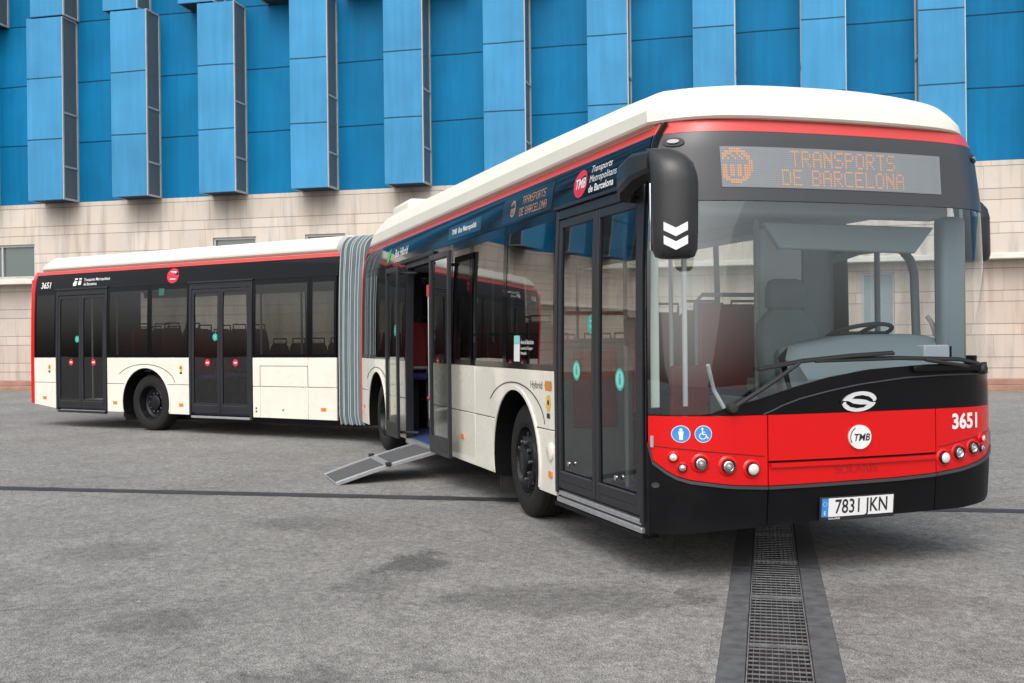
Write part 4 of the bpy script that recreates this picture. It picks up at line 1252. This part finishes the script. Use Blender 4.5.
# underbody, floor, ceiling, interior of the front section
def inner(xf, x0, x1, wells=(), ch=None):
    mb = MB(xf); mb.box(x0, x1, .605, 1.945, .325, .335)
    x = x0
    for c in wells:
        for ya, yb in ((.04, .605), (1.945, 2.515)): mb.box(x, c - .61, ya, yb, .325, .335)
        x = c + .61
    for ya, yb in ((.04, .605), (1.945, 2.515)): mb.box(x, x1, ya, yb, .325, .335)
    mb.build('floor', M_FLOOR, bus, recalc=False)
    mb = MB(xf)
    x = x0
    for c in wells:
        mb.box(x, c - .62, .08, 2.47, .312, .324); x = c + .62
    mb.box(x, x1, .08, 2.47, .312, .324)
    c0, c1 = ch
    mb.box(c0, c1, .62, 1.93, .16, .311)  # main chassis box, hung low to deepen the shadow under the bus
    for c in wells: mb.box(c - .08, c + .08, .30, 2.25, .40, .56)
    mb.build('chassis', M_DARKIN, bus)
    mb = MB(xf)
    mb.box(x0, x1, .16, 2.39, 2.50, 2.55)
    mb.box(x0, x1, .10, .45, 2.40, 2.499); mb.box(x0, x1, 2.10, 2.45, 2.40, 2.499)
    mb.build('ceiling', M_GREYIN, bus, bevel=.02)
inner(None, XR + .03, -.42, (W2, W1), (-9.3, -1.6))
def roof_skin(xf, x0, x1):
    mb = MB(xf); mb.box(x0, x1, .14, 2.41, 2.80, 2.838); mb.build('roof_skin', M_ROOF, bus)
roof_skin(None, XR + .03, -.46)
# inner lining below the windows
mb = MB(); mb.box(XR + .05, -.7, 2.47, 2.50, .33, 1.32); mb.build('side_lining', M_GREYIN, bus)
for a, b in ((XR + .05, W2 - .61), (W2 + .61, O2A - .05), (O2B + .05, W1 - .61), (W1 + .61, D1A - .03)):
    mb = MB(); mb.box(a, b, .04, .06, .335, 1.22); mb.build('side_lining', M_GREYIN, bus)
mb = MB()
for cx in (W1, W2):
    mb.box(cx - .62, cx + .62, .561, .60, .336, 1.15); mb.box(cx - .62, cx + .62, .061, .56, 1.11, 1.15)
    mb.box(cx - .62, cx + .62, 1.95, 1.99, .336, 1.15); mb.box(cx - .62, cx + .62, 1.991, 2.465, 1.11, 1.15)
mb.build('wheel_box', M_GREYIN, bus, bevel=.03)
# driver's place
def rbox(x0, x1, y0, y1, z0, z1, mat, name, parent=bus, bv=.04, xf=None):
    mb = MB(xf); mb.box(x0, x1, y0, y1, z0, z1); return mb.build(name, mat, parent, bevel=bv, seg=3)
ds = rbox(-1.75, -1.22, 1.62, 2.12, .95, 1.10, M_DASH, 'driver_seat', bv=.05)
mb = MB()
lo = []
for z, hw, xo, hd in ((1.06, .24, -1.62, .07), (1.25, .27, -1.65, .075), (1.45, .275, -1.68, .07), (1.60, .25, -1.70, .06), (1.68, .18, -1.71, .05), (1.71, .14, -1.71, .045)):
    lo.append([(xo + hd * a, 1.885 + hw * b, z) for a, b in ((-1, -.7), (-1, .7), (-.5, 1), (.5, 1), (1, .85), (1, -.85), (.5, -1), (-.5, -1))])
mb.loft(lo, True, True); mb.build('backrest', M_DASH, ds, smooth=50)
mb = MB(); lo = []
for z, hw, hd in ((1.70, .13, .04), (1.74, .17, .055), (1.88, .165, .055), (1.94, .14, .045), (1.955, .10, .03)):
    lo.append([(-1.71 + hd * a, 1.885 + hw * b, z) for a, b in ((-1, -.7), (-1, .7), (-.5, 1), (.5, 1), (1, .85), (1, -.85), (.5, -1), (-.5, -1))])
mb.loft(lo, True, True); mb.build('headrest', M_DASH, ds, smooth=50)
rbox(-1.70, -1.35, 1.70, 2.05, .33, .95, M_DARKIN, 'seat_pedestal', ds)
# dashboard: a deep moulded shelf with a rounded binnacle
mb = MB()
lo = []
for y, zt, xb in ((1.12, 1.36, -.58), (1.20, 1.43, -.80), (1.45, 1.47, -.92), (1.70, 1.505, -.98), (2.10, 1.51, -.98), (2.30, 1.50, -.95), (2.44, 1.47, -.90)):
    lo.append([(-.30, y, .75), (-.27, y, 1.22), (-.36, y, 1.30), (-.50, y, zt - .02), (-.62, y, zt), (xb + .05, y, zt - .01), (xb, y, zt - .06), (xb + .06, y, 1.05), (xb + .15, y, .75)])
mb.loft(lo, True, True); db = mb.build('dashboard', M_DASH, bus, smooth=45)
rbox(-.50, -.38, 2.12, 2.36, 1.335, 1.43, pbr('dash_label', (0.42, 0.46, 0.48), .6), 'dash_box', db, .01)
mb = MB(); mb.tube([(-.55, 2.36, 1.49), (-.55, 2.33, 1.58), (-.55, 2.29, 1.63)], .016, 8); mb.build('dash_handset', M_LENS, db)
mb = MB(); c0 = Vector((-1.0, 2.05, 1.515)); ax = Vector((-.28, 0, .95)).normalized(); bx = Vector((0, 1, 0)); by = ax.cross(bx)
mb.loft([[c0 + (bx * math.cos(a) + by * math.sin(a)) * (.235 + .016 * math.cos(b)) + ax * .016 * math.sin(b) for b in lin(0, 2 * math.pi, 8)[:-1]] for a in lin(0, 2 * math.pi, 32)])
mb.tube([c0 - bx * .22, c0, c0 + bx * .22], .016, 6); mb.tube([c0, c0 - by * .22], .016, 6); mb.tube([c0, c0 - ax * .12], .04, 8)
mb.build('steering_wheel', M_DARKIN, bus, smooth=60)
rbox(-1.98, -1.93, 2.20, 2.50, .33, 2.42, M_DASH, 'cab_bulkhead', bv=.01)
rbox(-1.99, -1.94, 1.80, 2.197, 1.40, 2.38, M_LGREY, 'cab_partition', bv=.01)
rbox(-1.99, -1.94, 1.80, 2.197, .33, 1.395, M_DASH, 'cab_partition', bv=.01)
rbox(-2.45, -2.41, 1.50, 2.08, .95, 1.78, pbr('red_divider', (0.42, 0.012, 0.014), .45), 'divider_panel', bv=.04)
mb = MB(); mb.tube([(-2.43, 1.48, .4), (-2.43, 1.48, 1.80), (-2.43, 1.54, 1.86), (-2.43, 2.1, 1.86)], .018, 8); mb.build('divider_rail', M_GREYIN, bus, smooth=60)
rbox(-1.9, -.95, 1.30, 1.34, .33, 1.05, M_DASH, 'cab_door', bv=.02)
mb = MB(); mb.tube([(-1.95, 1.775, .33), (-1.95, 1.775, 2.45)], .024, 10); mb.build('grab_pole', M_POLE, bus, smooth=60)
# curved frame of the cab side window
mb = MB(); mb.tube([(-1.80, 2.40, 2.12), (-1.45, 2.40, 2.165), (-1.10, 2.40, 2.165), (-.95, 2.40, 2.13), (-.86, 2.40, 2.05), (-.82, 2.40, 1.95), (-.80, 2.40, 1.45)], .032, 10)
mb.tube([(-1.24, 2.40, 2.16), (-1.24, 2.40, 1.45)], .022, 8); mb.build('window_rail', M_DASH, bus, smooth=60)
# roller blind boxes under the windscreen top
mb = MB(); mb.prism([(.86, 2.24), (.98, 2.07), (2.04, 2.055), (2.20, 2.235)], lambda y, z, o: (-.36 - o, y, z), 0, .05); mb.build('sun_visor', M_DASH, bus, bevel=.01)
rbox(-.60, -.40, .20, 2.36, 2.30, 2.40, M_GREYIN, 'blind_box', bv=.03)
rbox(-.50, -.38, 2.29, 2.495, 1.30, 2.32, M_DASH, 'corner_column', bv=.04)
rbox(-.44, -.38, .05, .12, 1.06, 2.34, M_PALEG, 'corner_trim', bv=.01)
for y0, y1 in ((.04, .90), (1.65, 2.50)):  # dark panels added to block daylight showing through the joint
    rbox(XR + .03, XR + .07, y0, y1, .34, 2.48, M_DARKIN, 'gangway_blocker', bv=.01)
    rbox(TFN - .07, TFN - .03, y0, y1, .34, 2.48, M_DARKIN, 'gangway_blocker', bv=.01, xf=XT)
rbox(TR + .004, TR + .02, .06, 2.48, .42, 2.6, M_DARKIN, 'tail_lining', bv=0, xf=XT)
# poles by the front door and luggage box on the right wheel arch
for p in (((-1.98, .62, .33), (-1.98, .62, 2.45)), ((-1.95, 1.0, .33), (-1.95, 1.0, 2.45)), ((-.62, .42, 1.05), (-.62, .42, 2.42))):
    mb = MB(); mb.tube(p, .018, 8); mb.build('grab_pole', M_POLE, bus, smooth=60)
mb = MB(); mb.tube([(-.60, .30, 2.25), (-.60, .32, 1.75), (-.60, .34, 1.42)], .004, 5); mb.build('wire', M_INK, bus)
lb = rbox(-3.4, -2.25, .10, .75, 1.16, 1.30, M_DASH, 'luggage_rack', bv=.03)
rbox(-2.24, -2.18, .10, .78, .33, 1.50, M_DASH, 'luggage_panel', bv=.06)
rbox(-2.17, -2.15, .25, .62, .80, 1.40, M_REDIN, 'luggage_inset', bv=.01)
mb = MB(); mb.tube([(-2.2, .80, .9), (-2.2, .80, 1.62), (-2.2, .70, 1.70), (-2.2, .2, 1.70)], .016, 8); mb.build('grab_pole', M_REDS, bus, smooth=60)
rbox(-1.96, -1.92, .98, 1.32, .60, 1.28, M_REDIN, 'modesty_panel', bv=.02)
mb = MB(); mb.box(-1.99, -1.95, .60, .80, 1.43, 1.66); mb.build('ticket_reader', M_DARKIN, bus, bevel=.02)
mb = MB(); mb.tube([(-.55, .75, .9), (-.60, .62, 1.15), (-.55, .55, 1.32)], .014, 8); mb.build('grab_pole', M_POLE, bus)

# passenger seats
def seat_proto(xf, x, y, z, wd=.44, back_at=-1):
    mb = MB(xf)
    s = back_at
    # red shell back with thickness
    lo = []
    for zz, xo, k in ((.40, 0, .92), (.55, .01, 1), (.85, .04, 1), (1.08, .07, .9), (1.14, .075, .6)):
        lo.append([(x + s * xo + s * .05 * a, y + wd / 2 * k * b, z + zz) for a, b in ((1, -.9), (1, .9), (.5, 1), (-.3, 1), (-.5, .9), (-.5, -.9), (-.3, -1), (.5, -1))])
    mb.loft(lo, True, True)
    st = mb.build('passenger_seat', M_REDIN, bus, smooth=50)
    mb = MB(xf)
    mb.box(min(x - s * .04, x - s * .45), max(x - s * .04, x - s * .45), y - wd / 2, y + wd / 2, z + .38, z + .46); mb.build('cushion', M_BLUEF, st, bevel=.03)
    mb = MB(xf); mb.tube([(x + s * .07, y - wd * .35, z + 1.12), (x + s * .07, y - wd * .35, z + 1.22), (x + s * .07, y + wd * .35, z + 1.22), (x + s * .07, y + wd * .35, z + 1.12)], .014, 6); mb.build('handle', M_DARKIN, st)
    mb = MB(xf); mb.box(x - .12 - s * .1, x + .12 - s * .1, y - .06, y + .06, .33, z + .38); mb.build('seat_leg', M_DARKIN, st)
for (x, z) in ((-2.75, .60), (-3.45, .60), (-4.25, .33), (-5.05, .33), (-7.3, .33), (-8.2, .60), (-9.0, .60)):
    for y in (2.2, 1.72): seat_proto(None, x, y, z)
for (x, z) in ((-4.1, .33), (-4.9, .33), (-8.3, .60), (-9.1, .60)):
    for y in (.36, .84): seat_proto(None, x, y, z)
for x, y in ((-4.6, 1.05), (-5.6, .9), (-7.1, .9), (-7.9, 1.4), (-3.5, 1.45), (-5.4, 1.6)):
    mb = MB(); mb.tube([(x, y, .33), (x, y, 2.45)], .017, 8); mb.build('grab_pole', M_POLE, bus, smooth=60)

# --- roof fairing --------------------------------------------------------------
def fairing(xf, x_front, x_rear, front_curve, levels, rise, rslope, name='roof_fairing', fround=None):
    loops = []
    for d, z, fxo in levels:
        hw = 1.275 - d
        lp = []
        if front_curve:
            for t in lin(-1, 1, 30):
                tt = t
                x = fx(t, 2.73) + fxo - .10 * abs(t) ** 6
                lp.append((x, 1.275 + tt * hw, z))
            xs0 = [lp[0][0], lp[-1][0]]
        else:
            for t in lin(-1, 1, 12):
                x = x_front - fxo * 0 - max(0, abs(t) - .85) * .3 - (z - 2.86) * fround
                lp.append((x, 1.275 + t * hw, z))
        xr = x_rear + (z - 2.865) * rslope
        n = 14
        xl = lp[-1][0]
        for k in range(1, n): lp.append((xl + (xr + .12 - xl) * k / n, 1.275 + hw, z))
        for t in lin(1, -1, 12): lp.append((xr + max(0, abs(t) - .8) * .6, 1.275 + t * hw, z))
        xl = lp[0][0]
        for k in range(n - 1, 0, -1): lp.append((xl + (xr + .12 - xl) * k / n, 1.275 - hw, z))
        lp = [(x, y, z + (z - 2.84) / .25 * (rise(x) - (.07 * max(0, (y - 1.275) / 1.175) ** 2 * lerp(x, [-3, -.6], [0, 1]) if front_curve else 0))) for x, y, z in lp]
        loops.append(lp)
    mb = MB(xf); mb.loft(loops, False, True)
    return mb.build(name, M_ROOF, bus, smooth=24)
LEV = [(.16, 2.838, -.06), (.104, 2.850, .0), (.094, 2.866, .012), (.094, 2.950, .0), (.150, 3.035, -.02), (.205, 3.095, -.05), (.27, 3.120, -.10), (.40, 3.140, -.22), (.60, 3.150, -.42)]
fairing(None, 0, -9.74, True, LEV, lambda x: lerp(x, [-9.8, -8, -3, -.8, -.3], [.09, .09, .035, -.01, -.04]), 3.2)
# slot line under the fairing at the nose
mb = MB()
mb.slab(lambda t, z, off: (FP(t, 2.78, off)[0] - .05, FP(t, 2.78, off)[1] * .985 + .019, z), lin(-.97, .97, 30), [2.838, 2.872], -.06, .0)
mb.build('fairing_gap', M_REDBAND, bus, smooth=40)
mb = MB(); mb.box(-8.75, -7.75, .24, 2.3, 3.05, 3.325); mb.build('roof_unit', M_ROOF, bus, bevel=.06, seg=3)

# --- rear section -------------------------------------------------------------------
TW = -.03
D3, D4 = (-2.47, -1.05), (1.05, 2.49)
panel_rects(XT, [(D3[1] + .012, D4[0] - .012)], arch=TW)
panel_rects(XT, [(D4[1] + .012, 2.66)]); panel_rects(XT, [(2.666, 3.665)]); panel_rects(XT, [(3.671, TFN - .02)])
# last panel: lower edge rising to the tail
for z0a, z0b, z1, nm in ((GRV + .004, GRV + .004, BELT - .002, 'side_panel'), (.40, .33, GRV - .004, 'skirt_panel')):
    mb = MB(XT); mb.prism([(TR + .10, z0a), (D3[0] - .012, z0b), (D3[0] - .012, z1), (TR + .10, z1)], SP, -.03, 0); mb.build(nm, M_CREAM, bus, bevel=.004)
arch_trim(XT, TW)
# red tail edge, curling over the roof
mb = MB(XT)
mb.slab(SP, [TR, TR + .097], [.41, .8, BELT, 1.6, 2.0, 2.3, 2.45, 2.55, 2.65, 2.72], -.05, .001)
mb.slab(lambda a, b, o: (TR + .0 + a, .0 + b, 0), [0, 0], [0, 0], 0, 0) if False else None
mb.build('tail_edge', M_RED, bus, smooth=30)
upper_band(XT, TR + .0, TR + .10, 2.722, 2.84, M_REDBAND, 'tail_corner')
mb = MB(XT); mb.box(TR - .03, TR - .003, .05, 2.50, .42, 2.70); mb.build('tail_panel', M_RED, bus, bevel=.03)
upper_band(XT, TR + .10, TFN, DH + .004, 2.775, M_BLACK, 'cantrail_panel', nx=4)
upper_band(XT, TR + .10, TFN, 2.777, 2.845, M_REDBAND, 'red_stripe')
upper_band(XT, TR + .10, TFN, DH - .06, 2.765, M_BLACK, 'cantrail_panel', LP)
upper_band(XT, TR + .10, TFN, 2.767, 2.84, M_REDBAND, 'red_stripe', LP)
upper_band(XT, TR + .10, TFN, SK, BELT + .1, M_CREAM, 'side_panel', LP)
for a, b in ((-3.0, -1.7), (-1.64, -.2), (-.14, 1.3), (1.36, 2.8), (2.86, 4.15)):
    pane_mb(XT, a, b, BELT + .1, DH - .06, LP).build('window', G_FAR, bus)
    upper_band(XT, b, b + .06, BELT + .1, DH - .06, M_BLACK, 'body_pillar', LP)
window(XT, TR + .10, D3[0] - .012, z1=DH)
window(XT, D3[1] + .012, .06)
window(XT, .06, D4[0] - .012)
window(XT, D4[1] + .012, 3.70)
window(XT, 3.70, TFN - .02)
for (a, b), nm in ((D3, 'a'), (D4, 'b')):
    dd, mm = double_door(XT, a, b, .345, 2.37)
    upper_band(XT, a, b, 2.447, DH + .002, M_FRAME, 'door_header', o0=-.03, o1=.004)
    rail(XT, a - .02, b + .02, DH + .01)
    q = (b - a) / 4
    sticker_set(XT, dd, [(mm - q * 1.05 + .08, 1.17, .058, 'red'), (mm + q * .95, 1.17, .058, 'red'), (mm - .12, 1.585, .060, 'green')])
    mb = MB(XT); mb.slab(SP, [a + .05, b - .05], [.265, .30], -.05, .02)
    mb.build('door_sill', M_SILL if nm == 'b' else M_FRAME, bus, bevel=.004)
for x in (D3[0] - .34, D3[1] + .22, D4[0] - .20, 3.98): reflector(XT, x, .47 if x > -2 else .52, .10)
yellow_stick(XT, D3[0] - .20, 1.05, .9); yellow_stick(XT, D4[0] - .20, 1.05, .9)
bdecal([P1([(2.56, .39), (2.59, .39), (2.59, .42), (2.56, .42)]), P1([(2.56, .44), (2.59, .44), (2.59, .47), (2.56, .47)]), P1(disc(3.15, .44, .016))], M_INK, 'panel_lock', bus, SP, .003, XT)
bdecal([P1([(2.66, 1.118), (3.67, 1.118), (3.67, 1.126), (2.66, 1.126)]), P1([(2.66, .81), (2.667, .81), (2.667, 1.118), (2.66, 1.118)]), P1([(3.663, .81), (3.67, .81), (3.67, 1.118), (3.663, 1.118)])], M_INK, 'hatch_outline', bus, SP, .002, XT)
# lettering of the rear section
bdecal([shift(text2d("3651", .155, .02, .12), -2.80, 2.575)], M_WHITE, 'fleet_number', bus, SP, .003, XT)
cr_ = [P1([(-2.02, 2.545), (-1.93, 2.545), (-1.90, 2.68), (-1.98, 2.68), (-1.985, 2.62), (-2.02, 2.60)]), P1([(-1.88, 2.56), (-1.80, 2.56), (-1.79, 2.68), (-1.86, 2.68)])]
bdecal(cr_, M_WHITE, 'crest', bus, SP, .003, XT)
bdecal([shift(text2d("Transports Metropolitans", .072, .012, 0, 'LEFT', .95), -1.72, 2.645), shift(text2d("de Barcelona", .072, .012, 0, 'LEFT', .95), -1.72, 2.565)], M_WHITE, 'side_lettering', bus, SP, .003, XT)
lg = bdecal([P1(disc(.62, 2.625, .145, .125, 32))], M_REDS, 'round_logo', bus, SP, .003, XT)
bdecal([P1([(.55, 2.56), (.69, 2.56), (.69, 2.70), (.55, 2.70)])], M_WHITE, 'logo_bus', lg, SP, .004, XT)
bdecal([P1([(.575, 2.635), (.612, 2.635), (.612, 2.68), (.575, 2.68)]), P1([(.628, 2.635), (.665, 2.635), (.665, 2.68), (.628, 2.68)]), P1([(.575, 2.585), (.612, 2.585), (.612, 2.605), (.575, 2.605)])], M_REDS, 'logo_window', lg, SP, .005, XT)
bdecal([P1([(.30, 2.30), (.44, 2.30), (.44, 2.42), (.30, 2.42)])], pbr('dark_green_notice', (0.02, 0.11, 0.09), .4), 'window_notice', bus, SP, .003, XT)
wheel(XT, TW, .085, front=False, label='rear section wheel with deep dished rim')
far_wheel(XT, TW)
mb = MB(XT); mb.box(TW - .62, TW - .60, .06, .40, .16, .62); mb.build('mud_flap', M_RUB, bus)
inner(XT, D3[0], TFN - .03, (TW,), (-1.4, 4.1))
roof_skin(XT, TR + .12, TFN - .02)
mb = MB(XT); mb.box(TR + .12, TFN - .05, 2.47, 2.50, .33, 1.32); mb.build('side_lining', M_GREYIN, bus)
mb = MB(XT); mb.box(TW - .62, TW + .62, .561, .60, .33, 1.15); mb.box(TW - .62, TW + .62, .06, .56, 1.11, 1.15); mb.build('wheel_box', M_GREYIN, bus)
for (x, z) in ((-2.6, .60), (-1.8, .60), (-.4, .60), (.5, .60), (1.5, .33), (2.4, .33), (3.2, .33), (3.9, .33)):
    for y in (2.2, 1.72): seat_proto(XT, x, y, z)
for (x, z) in ((.25, .62), (-.55, .62), (.95, .5)):
    for y in (.40, .86): seat_proto(XT, x, y, z)
for x, y in ((-2.1, .5), (-1.4, .5), (1.3, .5), (2.2, .5), (2.9, .7), (.6, 1.1), (3.5, 1.2)):
    mb = MB(XT); mb.tube([(x, y, .33), (x, y, 2.45)], .017, 8); mb.build('grab_pole', M_POLE, bus, smooth=60)
LEVT = [(.17, 2.838, 0), (.125, 2.865, 0), (.105, 2.88, 0), (.10, 2.91, 0), (.16, 3.0, 0), (.26, 3.09, 0), (.45, 3.115, 0), (.6, 3.12, 0)]
fairing(XT, 4.22, -3.13, False, LEVT, lambda x: 0.0, 0.8, fround=.02)

# --- bellows ------------------------------------------------------------------------------
def section(n=9):
    pts = [(0.03, .26), (0.0, .40)]
    for z in (.8, 1.25, 1.7, 2.1, 2.45): pts.append((inset(z), z))
    for a in lin(0, 90, 6): pts.append((.06 + .26 * (1 - math.cos(R(a))), 2.80 + .27 * math.sin(R(a))))
    pts += [(.8, 3.085), (1.275, 3.09)]
    return pts
SEC = section()
SEC = SEC + [(2.55 - y, z) for y, z in SEC[::-1][1:]]
NF = 8
loops = []
for i in range(2 * NF + 1):
    a = i / (2 * NF)
    k = 0.0 if i % 2 else 1.0
    lp = []
    for y, z in SEC:
        cy, cz = 1.275, 1.6
        f = 1 - .075 * (1 - k)
        yy, zz = cy + (y - cy) * f + (0.014 * math.sin(i * 1.7)), cz + (z - cz) * (1 - .03 * (1 - k))
        p0 = Vector((XR - .01, yy, zz)); p1 = XT((TFN + .01, yy, zz))
        sag = math.sin(math.pi * a)
        p = p0.lerp(p1, a)
        if y < .6: p.y -= .03 * sag * k
        lp.append(p)
    loops.append(lp)
mb = MB(); mb.loft(loops, closed=False); be_ = mb.build('bellows', M_BELLOW, bus, smooth=30, recalc=False)
mb = MB()
for i in range(0, 2 * NF, 2):
    p0, p1 = loops[i], loops[i + 1]
    c = [(Vector(q) + (Vector(q) - Vector((-11.2, .8, 1.6))).normalized() * .004) for q in p0]
    mb.tube([c[k] for k in range(len(c))], .007, 5)
mb.build('bellows_hoop', pbr('bellows_hoop', (0.42, 0.47, 0.48), 0.6), be_)
mb = MB(); mb.loft([[Vector((-11.25 + (p[0] + 11.25) * 1.0, .8 + (p[1] - .8) * .90, 1.6 + (p[2] - 1.6) * .92)) for p in loops[i]] for i in range(0, 2 * NF + 1, 2)], closed=False)
mb.build('bellows_darkener', M_DARKIN, be_)  # dark sheet added so the bellows look unlit from inside
mb = MB()     # turntable platform inside the joint
mb.loft([[Vector((XR, .2, z)), Vector((XR, 2.35, z)), XT((TFN, 2.35, z)), XT((TFN, .2, z))] for z in (.28, .33)], True, True)
mb.build('joint_floor', M_DARKIN, bus)
print("objects", len(SC.objects))
